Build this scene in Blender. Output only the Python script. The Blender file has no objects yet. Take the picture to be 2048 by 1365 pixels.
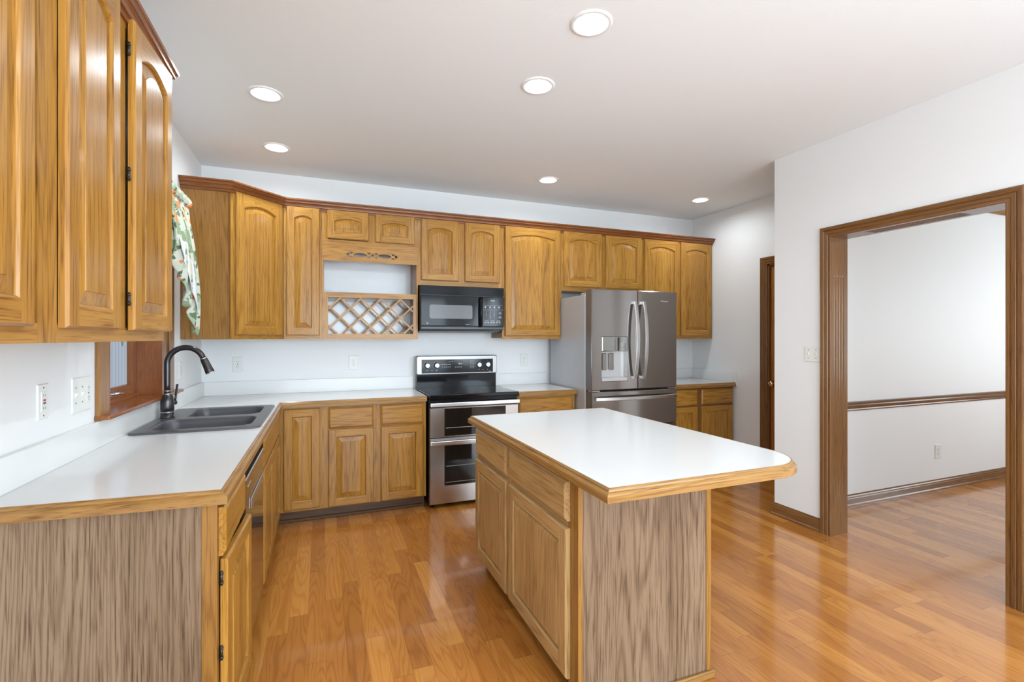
import bpy, bmesh, math, random
from mathutils import Vector, Matrix
from mathutils.geometry import tessellate_polygon

random.seed(4)
scene = bpy.context.scene
C = scene.collection
PI = math.pi

# ------------------------------------------------------------------ camera
FPX, YAW, HORIZON = 963.2, math.radians(21.44), 675.65
cam_data = bpy.data.cameras.new('camera')
cam = bpy.data.objects.new('camera', cam_data)
C.objects.link(cam)
cam.location = (0.8996, -4.4707, 1.3696)
cam.rotation_euler = (PI / 2, 0, -YAW)
cam_data.sensor_width = 36
cam_data.lens = FPX * 36 / 2048
cam_data.shift_y = (HORIZON - 682.5) / 2048
cam_data.clip_start = 0.02
scene.camera = cam

# ------------------------------------------------------------------ world, daylight and added fill light, exposure
world = bpy.data.worlds.new('world')
scene.world = world
world.use_nodes = True
wb = world.node_tree.nodes['Background']
wb.inputs[0].default_value = (0.80, 0.88, 1.0, 1)
wb.inputs[1].default_value = 1.0

scene.view_settings.view_transform = 'Standard'
scene.view_settings.look = 'None'
scene.view_settings.gamma = 1
scene.view_settings.use_curve_mapping = False
scene.view_settings.exposure = 0.24

FILL_TINT = (0.79, 0.955, 1.09)  # tint of the added fill lights behind the camera
CAN_POWER = 5.0


def area_light(name, loc, rot, size, size_y, power, color=(1, 1, 1), shape='RECTANGLE', spread=PI, parent=None):
    l = bpy.data.lights.new(name, 'AREA')
    l.shape = shape
    l.size = size
    if shape in ('RECTANGLE', 'ELLIPSE'):
        l.size_y = size_y
    l.energy = power
    l.color = color
    l.spread = spread
    o = bpy.data.objects.new(name, l)
    C.objects.link(o)
    o.location = loc
    o.rotation_euler = rot
    if parent:
        o.parent = parent
        o.location = Vector(loc) - parent.location
    return o


# fill light added at an unseen rear window, tilted up to brighten the ceiling
area_light('rear_window_daylight', (2.1, -7.93, 1.35), (PI / 2 + 0.40, 0, 0), 3.4, 2.1, 190, FILL_TINT)
# fill lights added at made-up side windows to even out the room light
area_light('left_window_daylight', (0.04, -6.3, 1.5), (0, -PI / 2 - 0.25, 0), 1.5, 2.0, 35, FILL_TINT)
area_light('right_window_daylight', (4.12, -6.3, 1.5), (0, PI / 2 + 0.35, 0), 1.5, 2.0, 120, FILL_TINT)
# daylight entering the dining room by its window (x = 8.5)
area_light('dining_window_daylight', (8.42, -3.6, 1.5), (0, PI / 2 + 0.2, 0), 1.5, 1.8, 58, (0.88, 0.96, 1.01))


# ------------------------------------------------------------------ materials
def new_mat(name):
    m = bpy.data.materials.new(name)
    m.use_nodes = True
    nt = m.node_tree
    b = nt.nodes['Principled BSDF']
    return m, nt, b


def plain(name, col, rough=0.5, metal=0.0, spec=0.5, coat=0.0, emit=None, estr=0.0, bump=0.0, bscale=60, noise_amt=0.0):
    m, nt, b = new_mat(name)
    N, L = nt.nodes, nt.links
    b.inputs['Base Color'].default_value = (*col, 1)
    b.inputs['Roughness'].default_value = rough
    b.inputs['Metallic'].default_value = metal
    b.inputs['Specular IOR Level'].default_value = spec
    b.inputs['Coat Weight'].default_value = coat
    b.inputs['Coat Roughness'].default_value = 0.08
    if emit:
        b.inputs['Emission Color'].default_value = (*emit, 1)
        b.inputs['Emission Strength'].default_value = estr
    tc = N.new('ShaderNodeTexCoord')
    no = N.new('ShaderNodeTexNoise')
    no.inputs['Scale'].default_value = bscale
    no.inputs['Detail'].default_value = 3
    L.new(tc.outputs['Object'], no.inputs['Vector'])
    if noise_amt > 0:
        mx = N.new('ShaderNodeMix')
        mx.data_type = 'RGBA'
        mx.inputs[6].default_value = (*[c * (1 - noise_amt) for c in col], 1)
        mx.inputs[7].default_value = (*[min(1, c * (1 + noise_amt)) for c in col], 1)
        L.new(no.outputs['Fac'], mx.inputs[0])
        L.new(mx.outputs[2], b.inputs['Base Color'])
    if bump > 0:
        bp = N.new('ShaderNodeBump')
        bp.inputs['Strength'].default_value = bump
        bp.inputs['Distance'].default_value = 0.002
        L.new(no.outputs['Fac'], bp.inputs['Height'])
        L.new(bp.outputs[0], b.inputs['Normal'])
    return m


def math_node(nt, op, a, b=None, c=None):
    n = nt.nodes.new('ShaderNodeMath')
    n.operation = op
    for i, v in enumerate((a, b, c)):
        if v is None:
            continue
        if isinstance(v, (int, float)):
            n.inputs[i].default_value = v
        else:
            nt.links.new(v, n.inputs[i])
    return n.outputs[0]


def ramp(nt, fac, stops):
    r = nt.nodes.new('ShaderNodeValToRGB')
    el = r.color_ramp.elements
    while len(el) < len(stops):
        el.new(0.5)
    for e, (p, c) in zip(el, stops):
        e.position = p
        e.color = (*c, 1)
    nt.links.new(fac, r.inputs[0])
    return r.outputs[0]


def noise(nt, vec, scale, detail=2, dist=0.0, rough=0.5):
    n = nt.nodes.new('ShaderNodeTexNoise')
    n.inputs['Scale'].default_value = scale
    n.inputs['Detail'].default_value = detail
    n.inputs['Distortion'].default_value = dist
    n.inputs['Roughness'].default_value = rough
    nt.links.new(vec, n.inputs['Vector'])
    return n.outputs['Fac']


def scaled(nt, vec, s):
    n = nt.nodes.new('ShaderNodeVectorMath')
    n.operation = 'MULTIPLY'
    nt.links.new(vec, n.inputs[0])
    n.inputs[1].default_value = s
    return n.outputs[0]


def wood(name, light, mid, dark, axis='z', rough=0.3, figure=6.0, rings=150.0, ring_amt=0.20, coat=0.15, stave=0.0, pores=0.34):
    m, nt, b = new_mat(name)
    N, L = nt.nodes, nt.links
    tc = N.new('ShaderNodeTexCoord')
    oi = N.new('ShaderNodeObjectInfo')
    off = N.new('ShaderNodeVectorMath')
    off.operation = 'SCALE'
    off.inputs[0].default_value = (17.3, 9.1, 23.7)
    L.new(oi.outputs['Random'], off.inputs['Scale'])
    add = N.new('ShaderNodeVectorMath')
    add.operation = 'ADD'
    L.new(tc.outputs['Object'], add.inputs[0])
    L.new(off.outputs[0], add.inputs[1])
    v = add.outputs[0]
    k = 'xyz'.index(axis)

    def sc(cross, along):
        s = [cross] * 3
        s[k] = along
        return tuple(s)
    n1 = noise(nt, scaled(nt, v, sc(1, 0.055)), figure, 2.0, 0.15, 0.45)
    nr = noise(nt, scaled(nt, v, sc(1, 0.05)), 70, 2)
    ph = math_node(nt, 'ADD', math_node(nt, 'MULTIPLY', n1, rings), math_node(nt, 'MULTIPLY', nr, 1.6))
    rg = math_node(nt, 'MULTIPLY_ADD', math_node(nt, 'SINE', ph), 0.5, 0.5)
    rg = math_node(nt, 'POWER', rg, 4.0)
    n2 = noise(nt, scaled(nt, v, sc(1, 0.030)), 230, 2, 0.0, 0.6)
    mr = nt.nodes.new('ShaderNodeMapRange')
    mr.interpolation_type = 'SMOOTHSTEP'
    mr.inputs['From Min'].default_value = 0.50
    mr.inputs['From Max'].default_value = 0.72
    L.new(n2, mr.inputs['Value'])
    pore = mr.outputs[0]
    n3 = noise(nt, scaled(nt, v, sc(1, 0.12)), 7, 3, 0.4)
    if stave > 0:   # glued-up boards: each stave has its own tone
        sx = N.new('ShaderNodeSeparateXYZ')
        L.new(v, sx.inputs[0])
        cr = [i for i in range(3) if i != k]
        a = math_node(nt, 'ADD', sx.outputs[cr[0]], sx.outputs[cr[1]])
        fl = math_node(nt, 'FLOOR', math_node(nt, 'DIVIDE', a, stave))
        wn = N.new('ShaderNodeTexWhiteNoise')
        wn.noise_dimensions = '1D'
        L.new(fl, wn.inputs['W'])
        n3 = math_node(nt, 'ADD', math_node(nt, 'MULTIPLY', n3, 0.65), math_node(nt, 'MULTIPLY', wn.outputs['Value'], 0.35))
    f = math_node(nt, 'MULTIPLY', rg, ring_amt)
    f = math_node(nt, 'ADD', f, math_node(nt, 'MULTIPLY', pore, pores))
    f = math_node(nt, 'ADD', f, math_node(nt, 'MULTIPLY', n3, 0.55))
    f = math_node(nt, 'ADD', f, math_node(nt, 'MULTIPLY', n2, 0.22))
    col = ramp(nt, f, [(0.18, light), (0.50, mid), (0.95, dark)])
    L.new(col, b.inputs['Base Color'])
    b.inputs['Roughness'].default_value = rough
    b.inputs['Coat Weight'].default_value = coat
    b.inputs['Coat Roughness'].default_value = 0.12
    b.inputs['Specular IOR Level'].default_value = 0.28
    bp = N.new('ShaderNodeBump')
    bp.inputs['Strength'].default_value = 0.08
    bp.inputs['Distance'].default_value = 0.001
    L.new(n2, bp.inputs['Height'])
    L.new(bp.outputs[0], b.inputs['Normal'])
    return m


OAK = ((0.49, 0.250, 0.048), (0.36, 0.166, 0.027), (0.16, 0.062, 0.010))
oak_z = wood('oak_upright', *OAK, 'z')
oak_x = wood('oak_across', *OAK, 'x')
oak_y = wood('oak_along', *OAK, 'y')
oak_panel = wood('oak_panel', *OAK, 'z', stave=0.085, figure=5)
BODY = ((0.35, 0.172, 0.040), (0.26, 0.118, 0.025), (0.14, 0.058, 0.013))
body_z = wood('oak_veneer_upright', *BODY, 'z', stave=0.07)
ISL = ((0.54, 0.35, 0.155), (0.43, 0.257, 0.102), (0.20, 0.105, 0.038))
isl_z = wood('island_oak_upright', *ISL, 'z')
isl_y = wood('island_oak_along', *ISL, 'y')
isl_x = wood('island_oak_across', *ISL, 'x')
isl_panel = wood('island_oak_panel', *ISL, 'z', stave=0.09)
LAM = ((0.31, 0.212, 0.135), (0.185, 0.115, 0.066), (0.07, 0.037, 0.018))
lam_z = wood('walnut_laminate', *LAM, 'z', rough=0.45, figure=3.2, rings=330, ring_amt=0.22, coat=0.0, stave=0.19, pores=0.36)
TRIM = ((0.23, 0.108, 0.034), (0.165, 0.074, 0.024), (0.09, 0.037, 0.013))
trim_z = wood('stained_trim_upright', *TRIM, 'z', ring_amt=0.08, rough=0.25)
trim_y = wood('stained_trim_along', *TRIM, 'y', ring_amt=0.08, rough=0.25)
trim_x = wood('stained_trim_across', *TRIM, 'x', ring_amt=0.08, rough=0.25)
CROWN = ((0.27, 0.095, 0.026), (0.18, 0.058, 0.016), (0.09, 0.027, 0.008))
crown_x = wood('crown_across', *CROWN, 'x', ring_amt=0.06, rough=0.25)
crown_y = wood('crown_along', *CROWN, 'y', ring_amt=0.06, rough=0.25)
EDGE = ((0.38, 0.205, 0.062), (0.28, 0.138, 0.038), (0.14, 0.062, 0.018))
edge_x = wood('counter_edge_across', *EDGE, 'x')
edge_y = wood('counter_edge_along', *EDGE, 'y')
toe_m = wood('toe_kick_wood', (0.14, 0.072, 0.035), (0.10, 0.05, 0.024), (0.05, 0.025, 0.012), 'x', rough=0.4)
WIN = ((0.33, 0.11, 0.028), (0.24, 0.075, 0.02), (0.14, 0.042, 0.012))
WCAS = ((0.34, 0.165, 0.05), (0.26, 0.115, 0.034), (0.15, 0.06, 0.018))
win_z = wood('window_wood_upright', *WIN, 'z', ring_amt=0.08, rough=0.3)
wcas_z = wood('casing_wood_upright', *WCAS, 'z')
wcas_y = wood('casing_wood_along', *WCAS, 'y')
win_y = wood('window_wood_along', *WIN, 'y', ring_amt=0.08, rough=0.25)
door_z = wood('stained_door', (0.42, 0.165, 0.035), (0.30, 0.105, 0.022), (0.16, 0.05, 0.012), 'z', ring_amt=0.2)

wall_m = plain('painted_wall', (0.80, 0.805, 0.80), 0.55, bump=0.05, bscale=90)
ceil_m = plain('textured_ceiling', (0.85, 0.885, 0.905), 0.8, bump=0.35, bscale=28)
laminate = plain('white_laminate', (0.715, 0.72, 0.715), 0.16, spec=0.45, noise_amt=0.015, bscale=220)
splash_m = plain('backsplash_laminate', (0.77, 0.77, 0.755), 0.25)
plate_m = plain('ivory_plate', (0.76, 0.77, 0.73), 0.35)
slot_m = plain('dark_slot', (0.08, 0.08, 0.08), 0.5)
white_m = plain('white_enamel', (0.85, 0.85, 0.85), 0.35)
whiteback = plain('glossy_white_board', (0.78, 0.80, 0.82), 0.12)
black_gloss = plain('black_gloss', (0.008, 0.008, 0.009), 0.08, spec=0.2)
black_satin = plain('black_satin', (0.012, 0.012, 0.013), 0.3)
glass_top = plain('ceran_glass', (0.006, 0.006, 0.007), 0.05, spec=0.35)
mw_win = plain('microwave_window', (0.15, 0.155, 0.16), 0.15, spec=0.25)
oven_win = plain('oven_window', (0.010, 0.009, 0.009), 0.05)
print_m = plain('white_print', (0.62, 0.62, 0.62), 0.5)
grey_print = plain('grey_print', (0.30, 0.30, 0.30), 0.5)
chrome = plain('chrome', (0.75, 0.75, 0.75), 0.08, 1.0)
brass = plain('polished_brass', (0.72, 0.52, 0.25), 0.15, 1.0)
bronze = plain('dark_bronze', (0.045, 0.042, 0.042), 0.22, 0.55, spec=0.6)
sink_m = plain('granite_composite', (0.075, 0.075, 0.08), 0.30, bump=0.15, bscale=400, noise_amt=0.4)
red_m = plain('red_button', (0.5, 0.03, 0.02), 0.4)
case_grey = plain('grey_painted_steel', (0.47, 0.48, 0.50), 0.38, 0.25, bump=0.1, bscale=500)
case_dark = plain('door_edge_grey', (0.16, 0.155, 0.155), 0.3, 0.4)
disp_m = plain('silver_plastic', (0.62, 0.62, 0.62), 0.25, 0.5)
lamp_m = plain('lamp_face', (1, 1, 1), 0.4, emit=(1.0, 0.98, 0.95), estr=9.0)
cone_m = plain('lamp_cone', (0.9, 0.9, 0.9), 0.25)
lcd_m = plain('lit_digits', (0.1, 0.3, 0.2), 0.4, emit=(0.75, 0.95, 0.75), estr=0.8)


def steel(name, col, rough, axis='z'):
    m, nt, b = new_mat(name)
    N, L = nt.nodes, nt.links
    tc = N.new('ShaderNodeTexCoord')
    s = [300, 300, 300]
    s['xyz'.index(axis)] = 3
    n = noise(nt, scaled(nt, tc.outputs['Object'], tuple(s)), 1, 2)
    c = ramp(nt, n, [(0.3, tuple(x * 0.975 for x in col)), (0.7, tuple(min(1, x * 1.02) for x in col))])
    L.new(c, b.inputs['Base Color'])
    b.inputs['Metallic'].default_value = 1.0
    r = math_node(nt, 'MULTIPLY_ADD', n, 0.02, rough)
    L.new(r, b.inputs['Roughness'])
    return m


steel_dark = steel('stainless_door', (0.42, 0.40, 0.385), 0.13)
steel_h = steel('stainless_handle', (0.66, 0.66, 0.66), 0.28)
steel_panel = steel('stainless_panel', (0.40, 0.395, 0.39), 0.42, 'x')
steel_knob = steel('brushed_knob', (0.50, 0.50, 0.50), 0.38, 'z')
steel_range = steel('stainless_range', (0.50, 0.485, 0.475), 0.24, 'x')
steel_dw = steel('stainless_dishwasher', (0.30, 0.27, 0.25), 0.09, 'y')


def floor_material():
    m, nt, b = new_mat('oak_plank_floor')
    N, L = nt.nodes, nt.links
    tc = N.new('ShaderNodeTexCoord')
    sx = N.new('ShaderNodeSeparateXYZ')
    L.new(tc.outputs['Object'], sx.inputs[0])
    u = math_node(nt, 'DIVIDE', sx.outputs[0], 0.083)
    i = math_node(nt, 'FLOOR', u)
    fu = math_node(nt, 'FRACT', u)
    w1 = N.new('ShaderNodeTexWhiteNoise')
    w1.noise_dimensions = '1D'
    L.new(i, w1.inputs['W'])
    v = math_node(nt, 'DIVIDE', math_node(nt, 'MULTIPLY_ADD', w1.outputs['Value'], 7.0, sx.outputs[1]), 0.85)
    j = math_node(nt, 'FLOOR', v)
    fv = math_node(nt, 'FRACT', v)
    cb = N.new('ShaderNodeCombineXYZ')
    L.new(i, cb.inputs[0])
    L.new(j, cb.inputs[1])
    w2 = N.new('ShaderNodeTexWhiteNoise')
    w2.noise_dimensions = '2D'
    L.new(cb.outputs[0], w2.inputs['Vector'])
    idv = w2.outputs['Value']
    g = N.new('ShaderNodeCombineXYZ')
    L.new(math_node(nt, 'ADD', sx.outputs[0], math_node(nt, 'MULTIPLY', idv, 31.0)), g.inputs[0])
    L.new(sx.outputs[1], g.inputs[1])
    L.new(math_node(nt, 'MULTIPLY', idv, 17.0), g.inputs[2])
    gv = g.outputs[0]
    n1 = noise(nt, scaled(nt, gv, (1, 0.11, 1)), 9, 1.5, 0.3, 0.45)
    rg = math_node(nt, 'MULTIPLY_ADD', math_node(nt, 'SINE', math_node(nt, 'MULTIPLY', n1, 110)), 0.5, 0.5)
    rg = math_node(nt, 'POWER', rg, 3.0)
    n2 = noise(nt, scaled(nt, gv, (1, 0.02, 1)), 280, 2, 0, 0.6)
    f = math_node(nt, 'MULTIPLY', idv, 0.42)
    f = math_node(nt, 'ADD', f, math_node(nt, 'MULTIPLY', rg, 0.18))
    f = math_node(nt, 'ADD', f, math_node(nt, 'MULTIPLY', n2, 0.42))
    col = ramp(nt, f, [(0.18, (0.58, 0.250, 0.052)), (0.5, (0.44, 0.165, 0.030)), (0.95, (0.24, 0.075, 0.014))])
    e1 = math_node(nt, 'LESS_THAN', fu, 0.014)
    e2 = math_node(nt, 'LESS_THAN', fv, 0.0022)
    seam = math_node(nt, 'MAXIMUM', e1, e2)
    mx = N.new('ShaderNodeMix')
    mx.data_type = 'RGBA'
    L.new(math_node(nt, 'MULTIPLY', seam, 0.55), mx.inputs[0])
    L.new(col, mx.inputs[6])
    mx.inputs[7].default_value = (0.10, 0.035, 0.01, 1)
    L.new(mx.outputs[2], b.inputs['Base Color'])
    b.inputs['Roughness'].default_value = 0.22
    b.inputs['Coat Weight'].default_value = 0.5
    b.inputs['Coat Roughness'].default_value = 0.07
    big = noise(nt, scaled(nt, gv, (1, 0.25, 1)), 7, 1)
    bp = N.new('ShaderNodeBump')
    bp.inputs['Strength'].default_value = 0.25
    bp.inputs['Distance'].default_value = 0.004
    L.new(math_node(nt, 'SUBTRACT', big, math_node(nt, 'MULTIPLY', seam, 0.3)), bp.inputs['Height'])
    L.new(bp.outputs[0], b.inputs['Normal'])
    L.new(bp.outputs[0], b.inputs['Coat Normal'])
    return m


def fabric_material():
    m, nt, b = new_mat('fruit_print_fabric')
    N, L = nt.nodes, nt.links
    tc = N.new('ShaderNodeTexCoord')
    s = scaled(nt, tc.outputs['Object'], (0.25, 1, 1))
    nz = N.new('ShaderNodeTexNoise')
    nz.inputs['Scale'].default_value = 22
    L.new(s, nz.inputs['Vector'])
    mixv = N.new('ShaderNodeVectorMath')
    mixv.operation = 'MULTIPLY_ADD'
    L.new(nz.outputs['Color'], mixv.inputs[0])
    mixv.inputs[1].default_value = (0.06, 0.06, 0.06)
    L.new(s, mixv.inputs[2])

    def spots(scale, thr, stops):
        vo = N.new('ShaderNodeTexVoronoi')
        vo.inputs['Scale'].default_value = scale
        L.new(mixv.outputs[0], vo.inputs['Vector'])
        sp = N.new('ShaderNodeSeparateColor')
        L.new(vo.outputs['Color'], sp.inputs[0])
        c = ramp(nt, sp.outputs[0], stops)
        msk = math_node(nt, 'LESS_THAN', vo.outputs['Distance'], thr)
        return c, msk
    base = (0.60, 0.62, 0.53)
    c1, m1 = spots(13, 0.60, [(0.0, (0.13, 0.19, 0.11)), (0.3, (0.28, 0.37, 0.22)), (0.6, (0.44, 0.52, 0.38)), (1.0, base)])
    c2, m2 = spots(10, 0.32, [(0.0, (0.60, 0.07, 0.05)), (0.22, (0.75, 0.22, 0.07)), (0.42, (0.80, 0.48, 0.15)), (0.5, base), (1.0, base)])
    c3, m3 = spots(26, 0.32, [(0.0, (0.07, 0.12, 0.06)), (0.5, (0.16, 0.22, 0.12)), (0.55, base), (1.0, base)])
    cur = None
    prev = base
    for c, mk in ((c1, m1), (c2, m2), (c3, m3)):
        mx = N.new('ShaderNodeMix')
        mx.data_type = 'RGBA'
        L.new(mk, mx.inputs[0])
        if cur is None:
            mx.inputs[6].default_value = (*prev, 1)
        else:
            L.new(cur, mx.inputs[6])
        L.new(c, mx.inputs[7])
        cur = mx.outputs[2]
    L.new(cur, b.inputs['Base Color'])
    b.inputs['Roughness'].default_value = 0.85
    return m


floor_m = floor_material()
fabric = fabric_material()
lining = plain('white_lining', (0.78, 0.80, 0.84), 0.85)


def glass_material():
    m, nt, b = new_mat('window_glass')
    N, L = nt.nodes, nt.links
    b.inputs['Base Color'].default_value = (1, 1, 1, 1)
    b.inputs['Roughness'].default_value = 0.0
    b.inputs['Transmission Weight'].default_value = 1.0
    b.inputs['IOR'].default_value = 1.01
    return m


glass_m = glass_material()
siding_m = plain('painted_siding', (0.42, 0.44, 0.46), 0.7)
ring_m = plain('burner_print', (0.035, 0.035, 0.035), 0.3)


# ------------------------------------------------------------------ geometry helpers
class MB:
    def __init__(s):
        s.bm = bmesh.new()

    def v(s, p):
        return s.bm.verts.new(p)

    def f(s, vs, mi=0, smooth=False):
        try:
            fc = s.bm.faces.new(vs)
            fc.material_index = mi
            fc.smooth = smooth
            return fc
        except ValueError:
            return None

    def box(s, x0, x1, y0, y1, z0, z1, mi=0, bevel=0.0, seg=1):
        b = bmesh.new()
        bmesh.ops.create_cube(b, size=1)
        for v in b.verts:
            v.co = Vector(((x0 + x1) / 2 + v.co.x * (x1 - x0), (y0 + y1) / 2 + v.co.y * (y1 - y0), (z0 + z1) / 2 + v.co.z * (z1 - z0)))
        if bevel > 0:
            bmesh.ops.bevel(b, geom=b.edges[:], offset=bevel, segments=seg, affect='EDGES', profile=0.6)
        s.merge(b, mi)
        return s

    def merge(s, b, mi=0, mat=None, smooth=None):
        mp = {}
        for v in b.verts:
            mp[v.index if False else v] = s.bm.verts.new(mat @ v.co if mat else v.co)
        for f in b.faces:
            nf = s.bm.faces.new([mp[v] for v in f.verts])
            nf.material_index = mi if mi is not None else f.material_index
            nf.smooth = f.smooth if smooth is None else smooth
        b.free()

    def quadbox(s, pts, z0, z1, mi=0):
        """prism over polygon pts (x,y)"""
        lo = [s.v((p[0], p[1], z0)) for p in pts]
        hi = [s.v((p[0], p[1], z1)) for p in pts]
        n = len(pts)
        s.f(lo, mi)
        s.f(hi, mi)
        for i in range(n):
            s.f([lo[i], lo[(i + 1) % n], hi[(i + 1) % n], hi[i]], mi)
        return s

    def cyl(s, p0, p1, r0, r1=None, n=24, mi=0, smooth=True, caps=True):
        r1 = r0 if r1 is None else r1
        p0, p1 = Vector(p0), Vector(p1)
        d = (p1 - p0).normalized()
        a = d.orthogonal().normalized()
        b = d.cross(a)
        A = [s.v(p0 + (a * math.cos(2 * PI * i / n) + b * math.sin(2 * PI * i / n)) * r0) for i in range(n)]
        B = [s.v(p1 + (a * math.cos(2 * PI * i / n) + b * math.sin(2 * PI * i / n)) * r1) for i in range(n)]
        for i in range(n):
            s.f([A[i], A[(i + 1) % n], B[(i + 1) % n], B[i]], mi, smooth)
        if caps:
            s.f(A, mi)
            s.f(B, mi)
        return s

    def lathe(s, origin, axis, prof, n=32, mi=0, caps=True):
        """prof list of (r, h) along axis"""
        o = Vector(origin)
        d = Vector(axis).normalized()
        a = d.orthogonal().normalized()
        b = d.cross(a)
        rings = []
        for r, h in prof:
            rings.append([s.v(o + d * h + (a * math.cos(2 * PI * i / n) + b * math.sin(2 * PI * i / n)) * max(r, 1e-4)) for i in range(n)])
        for A, B in zip(rings, rings[1:]):
            for i in range(n):
                s.f([A[i], A[(i + 1) % n], B[(i + 1) % n], B[i]], mi, True)
        if caps:
            s.f(rings[0], mi)
            s.f(rings[-1], mi)
        return s

    def tube(s, pts, radii, n=20, mi=0):
        pts = [Vector(p) for p in pts]
        if not isinstance(radii, (list, tuple)):
            radii = [radii] * len(pts)
        ref = None
        rings = []
        for i, p in enumerate(pts):
            t = (pts[min(i + 1, len(pts) - 1)] - pts[max(i - 1, 0)]).normalized()
            if ref is None:
                ref = t.orthogonal().normalized()
            ref = (ref - t * ref.dot(t)).normalized()
            b = t.cross(ref)
            rings.append([s.v(p + (ref * math.cos(2 * PI * k / n) + b * math.sin(2 * PI * k / n)) * radii[i]) for k in range(n)])
        for A, B in zip(rings, rings[1:]):
            for i in range(n):
                s.f([A[i], A[(i + 1) % n], B[(i + 1) % n], B[i]], mi, True)
        s.f(rings[0], mi)
        s.f(rings[-1], mi)
        return s

    def strip(s, path, prof, fmap, closed=False, mats=None, smooth=False):
        """moulding: prof (o,h) swept on a 2-D path with mitres; offset to the right of travel"""
        n = len(path)
        P = [Vector(p) for p in path]
        segn = n if closed else n - 1
        dirs = [(P[(i + 1) % n] - P[i]).normalized() for i in range(segn)]
        nor = [Vector((d.y, -d.x)) for d in dirs]
        rows = []
        for i in range(n):
            if closed:
                a, b = nor[(i - 1) % n], nor[i]
            else:
                a, b = nor[max(i - 1, 0)], nor[min(i, segn - 1)]
            m = (a + b) / (1 + a.dot(b))
            rows.append([s.v(fmap(P[i].x + m.x * o, P[i].y + m.y * o, h)) for o, h in prof])
        for i in range(segn):
            A, B = rows[i], rows[(i + 1) % n]
            mi = mats[i] if mats else 0
            for k in range(len(prof)):
                k2 = (k + 1) % len(prof)
                s.f([A[k], A[k2], B[k2], B[k]], mi, smooth)
        if not closed:
            s.f(rows[0], mats[0] if mats else 0)
            s.f(rows[-1], mats[-1] if mats else 0)
        return s

    def holed(s, outer, holes, fmap, h0, h1, mi=0, walls=True, back=True, outer_walls=True):
        """flat plate with holes: 2-D outlines, thickness from h0 (back) to h1 (front)"""
        polys = [outer] + holes
        tri = tessellate_polygon([[Vector((p[0], p[1], 0)) for p in poly] for poly in polys])
        flat = [p for poly in polys for p in poly]
        F = [s.v(fmap(p[0], p[1], h1)) for p in flat]
        for t in tri:
            s.f([F[i] for i in t], mi)
        if h0 != h1:
            B = [s.v(fmap(p[0], p[1], h0)) for p in flat]
            if back:
                for t in tri:
                    s.f([B[i] for i in t], mi)
            k = 0
            for q, poly in enumerate(polys):
                n = len(poly)
                if (q == 0 and outer_walls) or (q > 0 and walls):
                    for i in range(n):
                        a, b = k + i, k + (i + 1) % n
                        s.f([F[a], F[b], B[b], B[a]], mi)
                k += n
        return s

    def text(s, body, size, fmap, h, mi=0, align='CENTER'):
        cu = bpy.data.curves.new('t', 'FONT')
        cu.body = body
        cu.size = size
        cu.align_x = align
        cu.align_y = 'CENTER'
        cu.resolution_u = 3
        o = bpy.data.objects.new('t', cu)
        C.objects.link(o)
        bpy.context.view_layer.update()
        me = bpy.data.meshes.new_from_object(o)
        vs = [s.v(fmap(v.co.x, v.co.y, h)) for v in me.vertices]
        for p in me.polygons:
            s.f([vs[i] for i in p.vertices], mi)
        bpy.data.objects.remove(o)
        bpy.data.curves.remove(cu)
        bpy.data.meshes.remove(me)
        return s

    def build(s, name, mats, parent=None, smooth_angle=None, recalc=True):
        if recalc:
            bmesh.ops.recalc_face_normals(s.bm, faces=s.bm.faces[:])
        off = parent_world(parent)
        me = bpy.data.meshes.new(name)
        for v in s.bm.verts:
            v.co -= off
        s.bm.to_mesh(me)
        s.bm.free()
        for m in (mats if isinstance(mats, (list, tuple)) else [mats]):
            me.materials.append(m)
        o = bpy.data.objects.new(name, me)
        C.objects.link(o)
        if parent is not None:
            o.parent = parent
        return o


def parent_world(p):
    v = Vector((0, 0, 0))
    while p is not None:
        v += p.location
        p = p.parent
    return v


def thing(name, label, cat, loc, group=None):
    o = bpy.data.objects.new(name, None)
    o.empty_display_size = 0.1
    C.objects.link(o)
    o.location = loc
    o['label'] = label
    o['category'] = cat
    if group:
        o['group'] = group
    return o


def tag(o, label, cat, group=None):
    o['label'] = label
    o['category'] = cat
    if group:
        o['group'] = group
    return o


def struct(o):
    o['kind'] = 'structure'
    return o


def frame_map(ox, oy, ux, uy):
    """local (u, z, out) -> world; out is to the right of travel"""
    return lambda u, z, h: (ox + ux * u + uy * h, oy + uy * u - ux * h, z)


ident = lambda x, y, h: (x, y, h)


# ---- cabinet doors and drawers
def outline(w, h, i, rise, st, n=14):
    """inner outline of a door: bottom left, bottom right, then the arch from right to left"""
    a0 = w / 2 - st
    a = a0 - i
    zt = h - st - (0.012 if rise else 0) - i
    pts = [(-a, st + i), (a, st + i)]
    if rise:
        for k in range(n + 1):
            x = a * (1 - 2 * k / n)
            pts.append((x, zt - rise * (x / a) ** 2))
    else:
        pts += [(a, zt), (-a, zt)]
    return pts


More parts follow.
